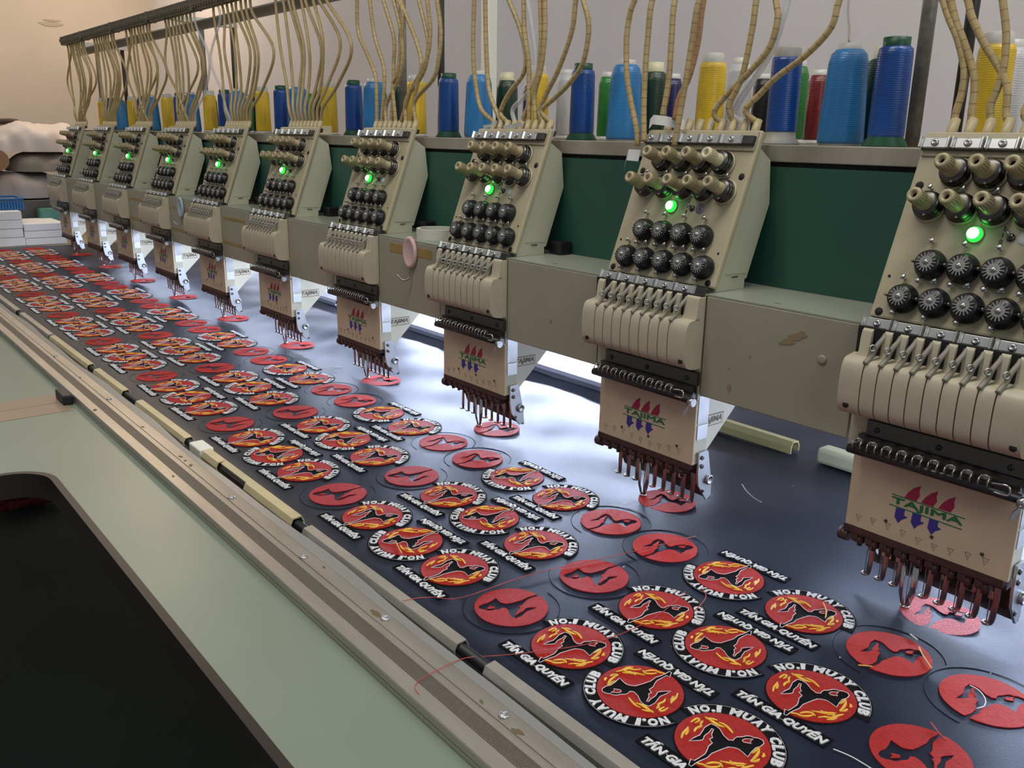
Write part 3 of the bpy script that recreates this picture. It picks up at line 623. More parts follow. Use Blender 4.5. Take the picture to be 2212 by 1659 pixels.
# tension knobs
kp = []
kn_me = MB().lathe([(0.0072, 0.0), (0.0072, 0.004), (0.0064, 0.006), (0.0062, 0.0255), (0.0056, 0.0262), (0.0030, 0.0262), (0.0026, 0.0205), (0.0001, 0.0205)], 20, ax=(0, -1, 0))
for i in range(20):
    q = 2*PI*i/20; kn_me.box(-0.0003, 0.0003, -0.0245, -0.013, 0.0061, 0.0068) if False else None
kn_me = kn_me.mesh('tension_knob')
kh_me = MB().lathe([(0.0029, 0), (0.0029, 0.0003), (0.0001, 0.0003)], 12, ax=(0, -1, 0)).mesh('knob_hole')
kd_me = MB().lathe([(0.0118, 0.0), (0.0128, 0.0012), (0.0128, 0.0026), (0.0105, 0.0036), (0.0122, 0.0048), (0.0122, 0.0060), (0.0098, 0.0070), (0.0114, 0.0082), (0.0112, 0.0094), (0.0086, 0.0104), (0.0001, 0.0104)], 24, ax=(0, -1, 0)).mesh('tension_disc')
kb_me = MB().lathe([(0.0140, 0.0), (0.0140, 0.0018), (0.0134, 0.0024), (0.0001, 0.0024)], 24, ax=(0, -1, 0)).mesh('knob_base')
rg_me = MB()
for i in range(18):
    q = 2*PI*i/18; c, s_ = math.cos(q), math.sin(q); rg_me.box(-0.0004, 0.0004, -0.0240, -0.0130, 0.0060, 0.0069); n = 8
    for v in range(len(rg_me.v)-8, len(rg_me.v)): x, y, z = rg_me.v[v]; rg_me.v[v] = (x*c+z*s_, y, -x*s_+z*c)
rg_me = rg_me.mesh('knurl_ribs')
pin_me = MB().cyl((0, 0, 0), (0, -0.008, 0), 0.0011, n=8).lathe([(0.0011, 0.008), (0.0014, 0.0088), (0.0001, 0.0096)], 8, ax=(0, -1, 0)).mesh('stop_pin')
for k in range(9):
    x, s = (-0.0320+0.0278*k, 0.1285) if k < 4 else (-0.0462+0.0276*(k-4), 0.0982)
    o = pp('tension_knob', kn_me, knobw_m if k == 3 else knob_m, H, x, s, 0.009)
    put('knob_hole', kh_me, dark_m, o, (0, -0.0205, 0)); put('knurl_ribs', rg_me, knobw_m if k == 3 else knob_m, o)
    d = pp('tension_disc', kd_me, darksteel, H, x, s, 0.0022); put('knob_base', kb_me, cream, d, (0, 0.0022, 0)); put('disc_pin', MB().lathe([(0.0012, 0), (0.0012, 0.001), (0.0001, 0.0014)], 8, (0.002, -0.0090, -0.0100), (0, -1, 0)), chrome, d)
# lamp, switch and their marks
l = pp('indicator_lamp', MB().lathe([(0.0063, 0), (0.0063, 0.003), (0.0057, 0.0052), (0.0051, 0.0060), (0.0001, 0.0060)], 18, ax=(0, -1, 0)), led_m, H, -0.0015, 0.0775)
put('lamp_core', MB().lathe([(0.0050, 0.0055), (0.0046, 0.0070), (0.0028, 0.0084), (0.0001, 0.0089)], 18, ax=(0, -1, 0)), ledc_m, l)
put('lamp_bezel', MB().ring((0, -0.0008, 0), (0, 1, 0), 0.0067, 0.0008, 18), cream, l)
sw = pp('toggle_switch', MB().lathe([(0.0034, 0), (0.0034, 0.0015), (0.0022, 0.0025), (0.0001, 0.0025)], 12, ax=(0, -1, 0)), darksteel, H, 0.0265, 0.0780)
put('switch_lever', MB().cyl((0, -0.002, 0), (-0.002, -0.0085, 0.003), 0.0012, 0.0017, 8), steel, sw)
def panel_text(body, h, x, s, M, name, parent=None):
    t = text_mb(body, 1.0, 0, 0.02); x0, x1, y0, y1 = bbox2(t); k = h/(y1-y0)
    mb = solid(MB().add([((vx-x0)*k-(x1-x0)*k/2, (vy-y0)*k-h/2, 0) for vx, vy, vz in t.v], t.f), 0.0002).xf(Matrix.Rotation(PI/2, 4, 'X'))
    return pp(name, mb, M, H, x, s, 0.0001)
panel_text('1', 0.0042, 0.0197, 0.0850, ink, 'switch_mark'); panel_text('0', 0.0042, 0.0197, 0.0738, ink, 'switch_mark'); panel_text('1', 0.0036, 0.0197, 0.0795, ink, 'switch_mark')
# thread path dials
dl_me = MB().lathe([(0.0118, 0.0), (0.0128, 0.001), (0.0130, 0.005), (0.0112, 0.0075), (0.0108, 0.0110), (0.0096, 0.0130), (0.0030, 0.0130), (0.0001, 0.0130)], 26, ax=(0, -1, 0)).mesh('thread_dial')
sr = MB().lathe([(0.0030, 0.0), (0.0052, 0.0), (0.0052, 0.0006), (0.0030, 0.0006)], 20, ax=(0, -1, 0), smooth=False)
for i in range(16):
    q = 2*PI*i/16; c, s_ = math.cos(q), math.sin(q); sr.box(-0.00045, 0.00045, -0.0006, 0.0, 0.0050, 0.0085)
    for v in range(len(sr.v)-8, len(sr.v)): x, y, z = sr.v[v]; sr.v[v] = (x*c+z*s_, y, -x*s_+z*c)
sr_me = sr.mesh('dial_ring')
sb_me = MB().lathe([(0.0026, 0), (0.0026, 0.0008), (0.0018, 0.0020), (0.0001, 0.0024)], 12, ax=(0, -1, 0)).mesh('dial_screw')
ringm = mat('dial_ring_metal', (0.26, 0.26, 0.255), 0.4, 0.5)
for k in range(9):
    x, s = (-0.0288+0.0276*k, 0.0475) if k < 4 else (-0.0430+0.0276*(k-4), 0.0153)
    o = pp('thread_dial', dl_me, black_m, H, x, s); put('dial_ring', sr_me, ringm, o, (0, -0.0129, 0)); put('dial_screw', sb_me, steel, o, (0, -0.0130, 0))
    pp('stop_pin', pin_me, steel, H, x-0.0140, s+0.0005)
hk = MB(); hk.cyl((0, 0, 0), (0, -0.005, 0), 0.0010, n=7); hk.lathe([(0.0001, 0.0048), (0.0022, 0.0048), (0.0024, 0.0056), (0.0016, 0.0062), (0.0001, 0.0062)], 10, ax=(0, -1, 0.25)); hk.box(-0.0028, 0.0028, -0.0050, -0.0042, -0.0013, -0.0003, 0.0002)
hk_me = hk.mesh('thread_hook')
for row in ([(-0.0500+0.0280*k, 0.1142) for k in range(5)], [(-0.0340+0.0279*k, 0.0674) for k in range(4)], [(-0.0484+0.0137*k, 0.0333-0.0015*(k % 2)) for k in range(9)], [(-0.0481+0.0276*k, 0.0012) for k in range(5)]):
    for x, s in row: pp('thread_hook', hk_me, steel, H, x, s)
# tube socket bar on the head's top
put('socket_bar', panel(MB().box(-0.0660, 0.0800, 0.0080, 0.0150, 0.1610, 0.1680, 0.0006)), darksteel, H)
fe_me = MB().lathe([(0.0046, 0), (0.0046, 0.004), (0.0042, 0.016), (0.0040, 0.016)], 10).mesh('tube_socket')
for k in range(9): pp('tube_socket', fe_me, ferr_m, H, -0.0545+k*0.0153, 0.1660, -0.0115)

# take-up lever cover: ten moulded fins, nine levers in the slots
SLOT = [-0.0490+0.01375*k for k in range(9)]
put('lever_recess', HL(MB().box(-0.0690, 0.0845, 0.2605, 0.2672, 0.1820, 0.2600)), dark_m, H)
edges = [-0.0700]+SLOT+[0.0855]
prof_lo = [(0.2600, 0.1815), (0.2480, 0.1835), (0.2425, 0.1880), (0.2400, 0.1960), (0.2395, 0.2150), (0.2410, 0.2270), (0.2450, 0.2335), (0.2520, 0.2350), (0.2600, 0.2365)]
prof_lo = [(p.x, p.y) for p in smooth_path([(y, z, 0) for y, z in prof_lo], 3)]
prof_up = [(0.2600, 0.2340), (0.2530, 0.2345), (0.2555, 0.2400), (0.2565, 0.2520), (0.2580, 0.2570), (0.2605, 0.2590)]
for k in range(10):
    a_, b_ = edges[k]+0.0006, edges[k+1]-0.0006
    mb = MB().prism_x(prof_lo, a_, b_)
    if k == 0: mb.prism_x(prof_up, a_+0.006, b_-0.0045)
    elif k == 9: mb.prism_x(prof_up, a_+0.0055, b_)
    else: mb.prism_x(prof_up, a_+0.0050, b_-0.0005)
    o = put('take_up_fin', HL(mb), fin_m, H); o.data.polygons.foreach_set('use_smooth', [True]*len(o.data.polygons)); o.data.set_sharp_from_angle(angle=math.radians(32))
put('cover_back', HL(MB().box(0.0800, 0.0855, 0.2600, 0.2678, 0.1815, 0.2585, 0.0008)), fin_m, H)
hb = MB().lathe([(0.0030, 0), (0.0030, 0.0005), (0.0001, 0.0005)], 12, ax=(0, -1, 0)).mesh('screw_hole')
for x in (-0.0610, 0.0795): put('screw_hole', hb, dark_m, H, (x, 0.2408-HY, 0.1925))
lv = MB(); lv.tube(smooth_path([(-0.0008, -0.0015, -0.004), (0.0002, 0.0030, 0.0), (0.0016, 0.0055, 0.0035), (0.0022, 0.0072, 0.0085), (0.0034, 0.0100, 0.0130), (0.0046, 0.0140, 0.0170), (0.0050, 0.0170, 0.0205)], 3), 0.0022, 8)
lv_me = lv.mesh('take_up_lever'); lr_me = MB().ring((0.0016, 0.0040, 0.0095), (0.75, -0.6, 0.1), 0.0026, 0.0008, 12, 6).mesh('lever_eye')
levm = mat('lever_grey', (0.24, 0.22, 0.175), 0.45, 0.1)
for k in range(9):
    o = put('take_up_lever', lv_me, levm, H, (SLOT[k]+0.0012, 0.2430-HY, 0.2360)); put('lever_eye', lr_me, steel, o)
# clamp plate and comb below the cover
put('clamp_plate', HL(MB().box(-0.0500, 0.0860, 0.2610, 0.2672, 0.1630, 0.1780, 0.0008)), darksteel, H)
pb = MB().lathe([(0.0026, 0), (0.0026, 0.0008), (0.0012, 0.0010), (0.0001, 0.0006)], 10, ax=(0, -1, 0)).mesh('plate_screw')
for x in (-0.040, 0.0155, 0.073): put('plate_screw', pb, black_m, H, (x, 0.2610-HY, 0.1700))
put('comb_bar', HL(MB().box(-0.0585, 0.0840, 0.2520, 0.2600, 0.1465, 0.1545, 0.0012)), rust, H)
put('comb_rod', HL(MB().cyl((-0.0600, 0.2530, 0.1500), (0.0880, 0.2530, 0.1500), 0.0042, n=12)), black_m, H)
put('comb_backing', HL(MB().box(-0.0560, 0.0830, 0.2600, 0.2668, 0.1440, 0.1630)), darksteel, H)
cc = MB(); cc.tube(smooth_path([(0.0036, 0.004, -0.003), (0.0036, -0.003, -0.001), (0.0036, -0.0045, 0.0035), (0.0036, -0.001, 0.0065), (0, 0.0005, 0.0075), (-0.0036, -0.001, 0.0065), (-0.0036, -0.0045, 0.0035), (-0.0036, -0.003, -0.001), (-0.0036, 0.004, -0.003)], 2), 0.0008, 6); cc.box(-0.0042, 0.0042, -0.0006, 0.0010, 0.0040, 0.0078, 0.0004)
cc_me = cc.mesh('comb_clip'); combm = mat('comb_clip_steel', (0.36, 0.35, 0.34), 0.25, 0.9)
for k in range(9): put('comb_clip', cc_me, combm, H, (-0.0500+0.0137*k, 0.2515-HY, 0.1540))
put('long_clip', HL(MB().tube(smooth_path([(0.0640, 0.2500, 0.1570), (0.0770, 0.2490, 0.1590), (0.0800, 0.2490, 0.1550), (0.0780, 0.2490, 0.1510), (0.0660, 0.2500, 0.1505)], 4), 0.0010, 6)), chrome, H)
wn = put('wing_lever', HL(MB().cyl((0.0860, 0.2520, 0.1480), (0.0920, 0.2520, 0.1480), 0.0045, n=14)), steel, H)
put('wing_tab', HL(MB().prism([(0.0880, 0.2480, 0.1450), (0.0905, 0.2480, 0.1450), (0.0870, 0.2455, 0.1345), (0.0838, 0.2455, 0.1340), (0.0850, 0.2470, 0.1400)], (0.0008, -0.0012, 0))), chrome, wn)
# needle case and front cover
put('needle_case', HL(MB().box(-0.0600, 0.0830, 0.2705, 0.2893, 0.0720, 0.2605)), casing_m, H)
fc = put('needle_cover', HL(MB().box(-0.0620, 0.0838, 0.2672, 0.2704, 0.0715, 0.1460, 0.0008)), covertan, H)
put('upper_front', HL(MB().box(-0.0690, 0.0845, 0.2674, 0.2704, 0.1465, 0.2605)), fin_m, H)
put('side_steel_plate', HL(MB().box(0.0831, 0.0840, 0.2715, 0.2888, 0.1180, 0.1500)), steel, H)
put('side_steel_plate', HL(MB().box(0.0831, 0.0842, 0.2720, 0.2885, 0.1000, 0.1165)), mat('brushed_side_plate', (0.62, 0.64, 0.64), 0.4, 0.7), H)
sh = MB().lathe([(0.0016, 0), (0.0016, 0.0006), (0.0007, 0.0006), (0.0001, 0.0002)], 10, ax=(0, -1, 0)).mesh('cover_screw')
for x, z in ((-0.0235, 0.0878), (0.0185, 0.0878), (0.0610, 0.0884)): put('cover_screw', sh, darksteel, H, (x, 0.2672-HY, z))
# printed mark on the cover: three red sails, green lettering between lines, three blue points
def front(poly): return [(x, 0.2672-HY, z) for x, z in poly]
lr_, lb_, lg_ = MB(), MB(), MB()
for k in range(3):
    ox = -0.0035+0.0150*k
    lr_.prism(front([(ox-0.0065, 0.1150), (ox-0.0030, 0.1215), (ox+0.0010, 0.1262), (ox+0.0065, 0.1300), (ox+0.0058, 0.1245), (ox+0.0068, 0.1205), (ox+0.0046, 0.1160), (ox+0.0048, 0.1150)]), (0, -0.0002, 0))
    ox = -0.0118+0.0150*k
    lb_.prism(front([(ox-0.0040, 0.1038), (ox+0.0040, 0.1038), (ox+0.0036, 0.0985), (ox+0.0072, 0.0975), (ox+0.0020, 0.0935), (ox-0.0005, 0.0895), (ox-0.0046, 0.0945)]), (0, -0.0002, 0))
lg_.prism(front([(-0.0215, 0.1150), (0.0430, 0.1140), (0.0430, 0.1131), (-0.0215, 0.1141)]), (0, -0.0002, 0)); lg_.prism(front([(-0.0225, 0.1048), (0.0420, 0.1038), (0.0420, 0.1029), (-0.0225, 0.1039)]), (0, -0.0002, 0))
t = text_mb('TAJIMA', 1.0, 0.0, 0.0, 4); x0, x1, y0, y1 = bbox2(t)
lt = solid(MB().add([((vx-x0)/(x1-x0)*0.062-0.0205, (vy-y0)/(y1-y0)*0.0074, 0) for vx, vy, vz in t.v], t.f), 0.0003).xf(Matrix.Translation((0, 0.2672-HY, 0.1052)) @ Matrix.Rotation(PI/2, 4, 'X'))
for k, (dx, dz) in enumerate(((0, 0), (0.00045, 0), (-0.00045, 0), (0, 0.00035), (0, -0.00035), (0.0003, 0.0003), (-0.0003, -0.0003))): lg_.add([(x+dx, y-k*0.00002, z+dz) for x, y, z in lt.v], lt.f)
put('printed_sails', lr_, lred, fc); put('printed_lettering', lg_, lgreen, fc); put('printed_points', lb_, lblue, fc)
nmk = MB()
for k in range(9):
    x = -0.0495+0.0142*k; z = 0.0810+0.002*math.sin(k)
    tri = [(x-0.0026, z+0.0028), (x+0.0026, z+0.0028), (x, z-0.0036), (x-0.0026, z+0.0028)]
    nmk.tube([(a_, 0.2672-HY, b_) for a_, b_ in tri], 0.00020, 4)
    t = text_mb(str(9-k), 0.0026); x0, x1, y0, y1 = bbox2(t)
    nmk.add([(vx-(x0+x1)/2+x, 0.26715-HY, vy+z-0.0008) for vx, vy, vz in t.v], t.f)
put('needle_marks', nmk, ink, fc)
# needle clamps, presser feet and needles
put('clamp_bar', HL(MB().box(-0.0640, 0.0800, 0.2680, 0.2820, 0.0640, 0.0712, 0.0010)), rust, H)
put('bar_end', HL(MB().cyl((-0.0690, 0.2740, 0.0585), (-0.0600, 0.2740, 0.0585), 0.0065, n=14)), rust, H)
ncl = MB().box(-0.0056, 0.0056, -0.006, 0.006, -0.0045, 0.0048, 0.0008); ncl.box(-0.0062, 0.0010, -0.0075, -0.004, -0.0020, 0.0040, 0.0006); ncl.cyl((0.003, -0.006, 0), (0.003, -0.0085, 0), 0.0020, n=8); ncl.cyl((0, 0, -0.0045), (0, 0, -0.009), 0.0024, n=8); ncl_me = ncl.mesh('needle_clamp')
pf = MB(); pf.tube(smooth_path([(0.0052, -0.002, 0.043), (0.0060, -0.003, 0.028), (0.0056, -0.003, 0.014), (0.0044, -0.002, 0.005), (0.0024, -0.0006, 0.0010)], 3), [0.0011]*9+[0.0010]*2+[0.0009]*2, 8, flat=2.5)
pf.ring((0, 0, 0.0008), (0, 0, 1), 0.0030, 0.0012, 16, 6); pf_me = pf.mesh('presser_foot')
nd_me = MB().cyl((0, 0, 0.002), (0, 0, 0.052), 0.0005, n=6).mesh('needle')
pa = MB(); pa.tube([(-0.0045, -0.003, 0.050), (-0.0042, -0.003, 0.014), (-0.0020, -0.001, 0.0015)], [0.0012, 0.0011, 0.0009], 8, flat=2.0); pa.tube([(0.0062, -0.001, 0.056), (0.0055, -0.001, 0.018), (0.0018, 0, 0.0015)], [0.0014, 0.0013, 0.0009], 8, flat=2.6); pa.ring((0, 0, 0.0010), (0, 0, 1), 0.0034, 0.0013, 16, 6); pa_me = pa.mesh('presser_foot')
for k in range(9):
    x = -0.0498+0.0142*k
    o = put('needle_clamp', ncl_me, rust, H, (x, 0.2760-HY, 0.0600))
    if k == 3:
        put('presser_foot', pa_me, chrome, H, (x, 0.2930-HY, 0.0)); put('needle', nd_me, chrome, H, (x, 0.2930-HY, 0.001))
    else:
        put('presser_foot', pf_me, footm, H, (x, 0.2930-HY, 0.0160)); put('needle', nd_me, steel, H, (x, 0.2930-HY, 0.0150))
put('feet_holder', HL(MB().box(-0.0580, 0.0780, 0.2830, 0.2960, 0.0560, 0.0715, 0.001)), rust, H)
put('lower_bracket', HL(MB().prism([(-0.0640, 0.2985, 0.0560), (-0.0600, 0.2985, 0.0585), (-0.0420, 0.2985, 0.0370), (0.0850, 0.2985, 0.0330), (0.0855, 0.2985, 0.0255), (-0.0450, 0.2985, 0.0290)], (0, 0.0035, 0))), darksteel, H)
put('bracket_sheet', HL(MB().box(-0.0420, 0.0800, 0.2990, 0.3000, 0.0330, 0.0560)), rust, H)
for x in (-0.0330, -0.0190, -0.0040, 0.0230, 0.0450, 0.0640): put('bright_cutout', HL(MB().box(x-0.0045, x+0.0045, 0.2976, 0.2988, 0.0375, 0.0450, 0.0005)), chrome, H)  # bright plates stand in for light showing through the bracket's cut-outs
sp = put('side_bracket', HL(MB().prism_x([(0.2750, 0.0850), (0.2885, 0.0862), (0.2905, 0.0840), (0.2995, 0.0470), (0.3005, 0.0300), (0.2930, 0.0262), (0.2780, 0.0460), (0.2755, 0.0600)], 0.0842, 0.0866)), mat('bright_bracket', (0.62, 0.64, 0.65), 0.32, 0.8), H)
for y, z, r in ((0.2800, 0.0790, 0.0026), (0.2805, 0.0690, 0.0026), (0.2850, 0.0390, 0.0022)): put('bolt', HL(MB().lathe([(r, 0), (r, 0.0012), (r*0.5, 0.0016), (0.0001, 0.0010)], 12, (0.0866, y, z), (1, 0, 0))), darksteel, sp)
put('round_bolt', HL(MB().lathe([(0.0058, 0), (0.0058, 0.003), (0.0048, 0.0036), (0.0040, 0.0036), (0.0038, 0.0030), (0.0018, 0.0030), (0.0001, 0.0024)], 16, (0.0866, 0.2930, 0.0510), (1, 0, 0))), steel, sp)
# lower arm behind the needle case with its name plate
put('lower_arm', HL(MB().prism_x([(0.2893, 0.1550), (0.4200, 0.1550), (0.3600, 0.1265), (0.2960, 0.0660), (0.2893, 0.0640)], -0.0300, 0.0700)), mat('arm_cream_paint', (0.60, 0.57, 0.43), 0.4), H)
npl = put('name_plate', HL(MB().box(0.0700, 0.0706, 0.2930, 0.3330, 0.1055, 0.1190, 0.0002)), plated_m, H)
put('plate_ground', HL(MB().box(0.0705, 0.0708, 0.2940, 0.3320, 0.1065, 0.1180)), plate_m, npl)
t = text_mb('TAJIMA', 1.0, 0.25, 0.03); x0, x1, y0, y1 = bbox2(t)
put('plate_lettering', solid(MB().add([((vx-x0)/(x1-x0)*0.034, (vy-y0)/(y1-y0)*0.0088, 0) for vx, vy, vz in t.v], t.f), 0.0003).xf(Matrix.Translation((0.0708, 0.2960-HY, 0.1078)) @ Matrix(((0, 0, 1, 0), (1, 0, 0, 0), (0, 1, 0, 0), (0, 0, 0, 1)))), plated_m, npl)

def copy_tree(o, parent):
    c = o.copy(); COL.objects.link(c); c.parent = parent
    for ch in CH.get(o.name, []): copy_tree(ch, c)
    return c
CH = {}
for o in COL.objects:
    if o.parent: CH.setdefault(o.parent.name, []).append(o)
heads = [None]*10
for i in range(10):
    h = HEAD0 if i == 9 else HEAD0.copy()
    if i != 9:
        COL.objects.link(h)
        for ch in CH[HEAD0.name]: copy_tree(ch, h)
    heads[i] = h
for i, h in enumerate(heads):
    h.location = (HX[i], HY, 0)
    extra = [', dim at the beam end', '', '', ', left of the pale blue hook', ', right of the pale blue hook', '', ', left of the pink hook', ', clear tube on top', ', folded white paper on top', ', sewing the pink-red disc'][i]
    tag(h, 'cream embroidery head, %s from the paper stacks%s' % (ORD[i], extra), 'embroidery head', 'heads along the machine beam')

for c in [c for c in COL.objects if c.parent is heads[8] and c.name.startswith('rear_block')]: bpy.data.objects.remove(c)
kw = kn_me.copy(); kw.materials.clear(); kw.materials.append(knobw_m); rw = rg_me.copy(); rw.materials.clear(); rw.materials.append(knobw_m)
kk = [c for c in COL.objects if c.parent is heads[8] and c.name.startswith('tension_knob')]
for c in kk:
    v = Mp.inverted() @ c.location
    if abs(v.x-0.0514) < 0.003 and v.z > 0.12:
        c.data = kw
        for g in COL.objects:
            if g.parent is c and g.name.startswith('knurl'): g.data = rw
# stickers and paper slips on particular heads
def on_panel(h, x, s, out=0.0): return Matrix.Translation(heads[h].location) @ Mp @ Vector((x, -out, s))
for h, c_, num, l_ in ((9, 'white', None, 'round white sticker by the switch of the tenth head'), (8, 'purple', '4', 'faded round purple sticker by the switch of the ninth head'), (7, 'white', None, 'small round white sticker by the switch of the eighth head'), (6, 'white', None, 'small round white sticker by the switch of the seventh head')):
    e = put('round_sticker', MB().lathe([(0.0056, 0.0001), (0.0056, 0.0004), (0.0001, 0.0004)], 18, ax=(0, -1, 0)), inkp if c_ == 'purple' else paper_m, None, on_panel(h, 0.0370, 0.0782)); e.rotation_euler = Rp; tag(e, l_, 'sticker')
    if num:
        t = text_mb(num, 0.008); x0, x1, y0, y1 = bbox2(t)
        put('sticker_number', MB().add([(vx-(x0+x1)/2, -0.00045, vy-(y0+y1)/2) for vx, vy, vz in t.v], t.f), ink, e)
def slip(l_, P, th=(0, 0.002, -0.008), m_=paper_m):
    mb = MB(); A = [Vector(p) for p in P]; o = A[0].copy(); e = Vector(th); n = len(A); vs = []
    for a_ in A: vs += [a_-o, a_-o+e, a_-o+e+Vector((0.0006, -0.0006, 0)), a_-o+Vector((0.0006, -0.0006, 0))]
    mb.add(vs, [(i*4+j, (i+1)*4+j, (i+1)*4+(j+1) % 4, i*4+(j+1) % 4) for i in range(n-1) for j in range(4)]+[(0, 1, 2, 3), (4*n-4, 4*n-1, 4*n-2, 4*n-3)])
    tag(put('paper_slip', mb, m_, None, o), l_, 'paper slip')
slip('white folded paper slip wedged on top of the ninth head', [on_y(1404, 258, 0.335), on_y(1412, 248, 0.338), on_y(1440, 251, 0.338), on_y(1466, 258, 0.338), on_y(1481, 259, 0.338)], (0.001, -0.002, -0.0105))
slip('white paper slip hanging at the left side of the ninth head', [on_y(1352, 345, 0.330), on_y(1358, 322, 0.334), on_y(1384, 324, 0.334)], (-0.001, -0.002, -0.013))
slip('narrow white paper slip curled on the left of the eighth head top', [on_y(1043, 271, 0.335), on_y(1060, 268, 0.338), on_y(1071, 258, 0.340)], (0, 0.002, -0.004))
slip('wide white paper slip laid across the eighth head top', [on_y(1086, 272, 0.335), on_y(1104, 268, 0.338), on_y(1125, 263, 0.338)], (0, 0.003, -0.006))

# ------------------------------------------------------------------ spiral thread tubes from the rail to the heads
ringd_m = mat('tube_ring_mark', (0.26, 0.18, 0.08), 0.5)
def tube_obj(pts, head, r=0.0033, m_=tube_m, label=None):
    P = smooth_path(pts, 6); o = P[0].copy()
    if head >= 6 and m_ is not tubec_m:          # wrapped tube: a dark seam every few millimetres
        Q = [P[0]]; cum = [0.0]
        for a_, b_ in zip(P, P[1:]): cum.append(cum[-1]+(b_-a_).length)
        stops = []; d = 0.0; k = 0; dk = []
        while d < cum[-1]:
            stops.append(d); dk.append(k % 3 == 2); d += 0.0011 if k % 3 == 2 else 0.0042; k += 1
        pts2 = []; idx = 0
        for d in stops:
            while idx < len(cum)-2 and cum[idx+1] < d: idx += 1
            t = (d-cum[idx])/max(1e-9, cum[idx+1]-cum[idx]); pts2.append(P[idx].lerp(P[idx+1], t)-o)
        me = MB().tube(pts2, r, 8).mesh('thread_tube'); me.materials.append(m_); me.materials.append(ringd_m)
        for p in me.polygons:
            if p.index < (len(pts2)-1)*8 and dk[p.index//8]: p.material_index = 1
        ob = put('thread_tube', me, None, None, o)
    else: ob = put('thread_tube', MB().tube([p-o for p in P], r, 8), m_, None, o)
    tag(ob, label or ('cream spiral thread tube into the %s head from the paper stacks' % ORD[head]), 'thread tube', 'thread tubes into the %s head' % ORD[head])
def px_tube(pix, head, sock, r=0.0033, m_=tube_m, label=None, top=None, plane=0.352):
    # follow the photographed curve in the plane of the sockets, then on up to the rail
    n = len(pix); pts = []
    for i, (x, y) in enumerate(pix):
        pts.append(on_y(x, y, plane+0.012*(1-i/(n-1))))
    if sock is not None: pts[-1] = on_panel(head, -0.0545+sock*0.0153, 0.178, -0.0115); pts.append(on_panel(head, -0.0545+sock*0.0153, 0.167, -0.0115))
    d = (pts[0]-pts[1]).normalized()
    if pts[0].z < 0.66:
        e = pts[0]+d*min(0.05, (0.675-pts[0].z)*0.5); f = e+d*0.03
        pts = [Vector((f.x, 0.371, 0.690)), Vector((e.x, (e.y+0.371)/2, e.z))]+pts
    tube_obj(pts, head, r, m_, label)
T9 = [[(2037,0),(2050,39),(2067.5,81),(2081,135),(2083,164),(2077,203),(2064,247),(2052,278)], [(2054,0),(2065.6,48),(2081,87),(2096,131),(2104,164),(2104,203),(2098,247),(2090.7,278)], [(2166,0),(2171.7,48),(2173.6,87),(2168,145),(2154,193),(2139,231),(2127,278)], [(2090.7,0),(2100,38.6),(2125,92.6),(2154,139),(2170,170),(2176.5,202.5),(2172.6,247),(2162,278)], [(2260,0),(2262,120),(2235,200),(2212,241),(2199,278)], [(2300,0),(2300,120),(2270,200),(2240,278)], [(2330,0),(2340,120),(2310,200),(2280,278)]]
for k, t in enumerate(T9): px_tube(t, 9, k)
T8 = [([(1371,0),(1357,51),(1353,101),(1354.5,165),(1362,215),(1375,278),(1378,322)], None), ([(1409,0),(1400,76),(1394,152),(1391,228),(1391,306)], None), ([(1458,0),(1451,76),(1444,177),(1430,256)], None), ([(1510,0),(1495,89),(1481,177),(1463,279),(1456,322)], None), ([(1676,0),(1680,38),(1663,101),(1618,157),(1565,210),(1542,246),(1534,273)], 5), ([(1634,0),(1625,63),(1603,165),(1575,228),(1557,273)], 6), ([(1813,0),(1795,60),(1740,120),(1680,165),(1640,205),(1610,240),(1603,270)], 8)]
for t, s_ in T8: px_tube(t, 8, s_, plane=0.345 if s_ is not None else 0.322)
px_tube([(1520,0),(1508,89),(1489,165),(1466,215),(1457,262)], 8, None, m_=tubeo_m, label='orange-tinted spiral thread tube above the ninth head', plane=0.334)
px_tube([(1702,0),(1692,40),(1668,110),(1630,170),(1600,215),(1585,250),(1578,272)], 8, 7, m_=tubec_m, label='clear plastic thread tube above the ninth head')
T7 = [([(1024.5,0),(1022,113),(1029,192),(1040,237),(1049,264)], 0), ([(1048,0),(1051.6,136),(1058,203),(1072,255)], 1), ([(1099,0),(1121.7,56.5),(1135,113),(1131,158),(1099,203),(1081,244),(1075,271)], 2), ([(1131,0),(1133,68),(1142,136),(1142,203),(1131,260)], 5), ([(1167,0),(1169,68),(1165,147),(1153,203),(1135,244),(1131,269)], 4), ([(1177,0),(1177,68),(1169,147),(1154,208),(1140,264)], 6), ([(1244,0),(1235,68),(1207.6,147),(1180,203),(1165,240),(1160,271)], 7), ([(1259.5,0),(1269.6,38),(1271,76),(1258,139),(1228,182),(1200,210),(1170,240),(1165,268)], 8)]
for t, s_ in T7: px_tube(t, 7, s_)
px_tube([(1140,0),(1150,60),(1158,140),(1140,200),(1108,235),(1090,265)], 7, 3, m_=tubec_m, label='clear plastic thread tube above the eighth head')
def k6(l): return [(760+x*.22604, y*.22604) for x, y in l]
T6 = [([(50,0),(60,300),(130,480),(220,700),(235,850),(180,1130)], 0), ([(170,0),(220,350),(300,620),(310,800),(240,1130)], 1), ([(400,0),(460,250),(485,500),(450,750),(330,1000),(280,1140)], 2), ([(300,0),(400,350),(400,600),(395,900),(330,1140)], 3), ([(440,0),(490,120),(470,400),(440,700),(390,820),(375,1130)], 4), ([(480,50),(600,350),(660,560),(650,700),(560,870),(420,1140)], 5), ([(640,0),(700,250),(730,450),(680,700),(520,950),(450,1140)], 6), ([(720,0),(750,300),(720,550),(630,780),(490,1140)], 7), ([(815,0),(850,300),(830,550),(780,750),(600,970),(530,1140)], 8)]
for t, s_ in T6: px_tube(k6(t), 6, s_)
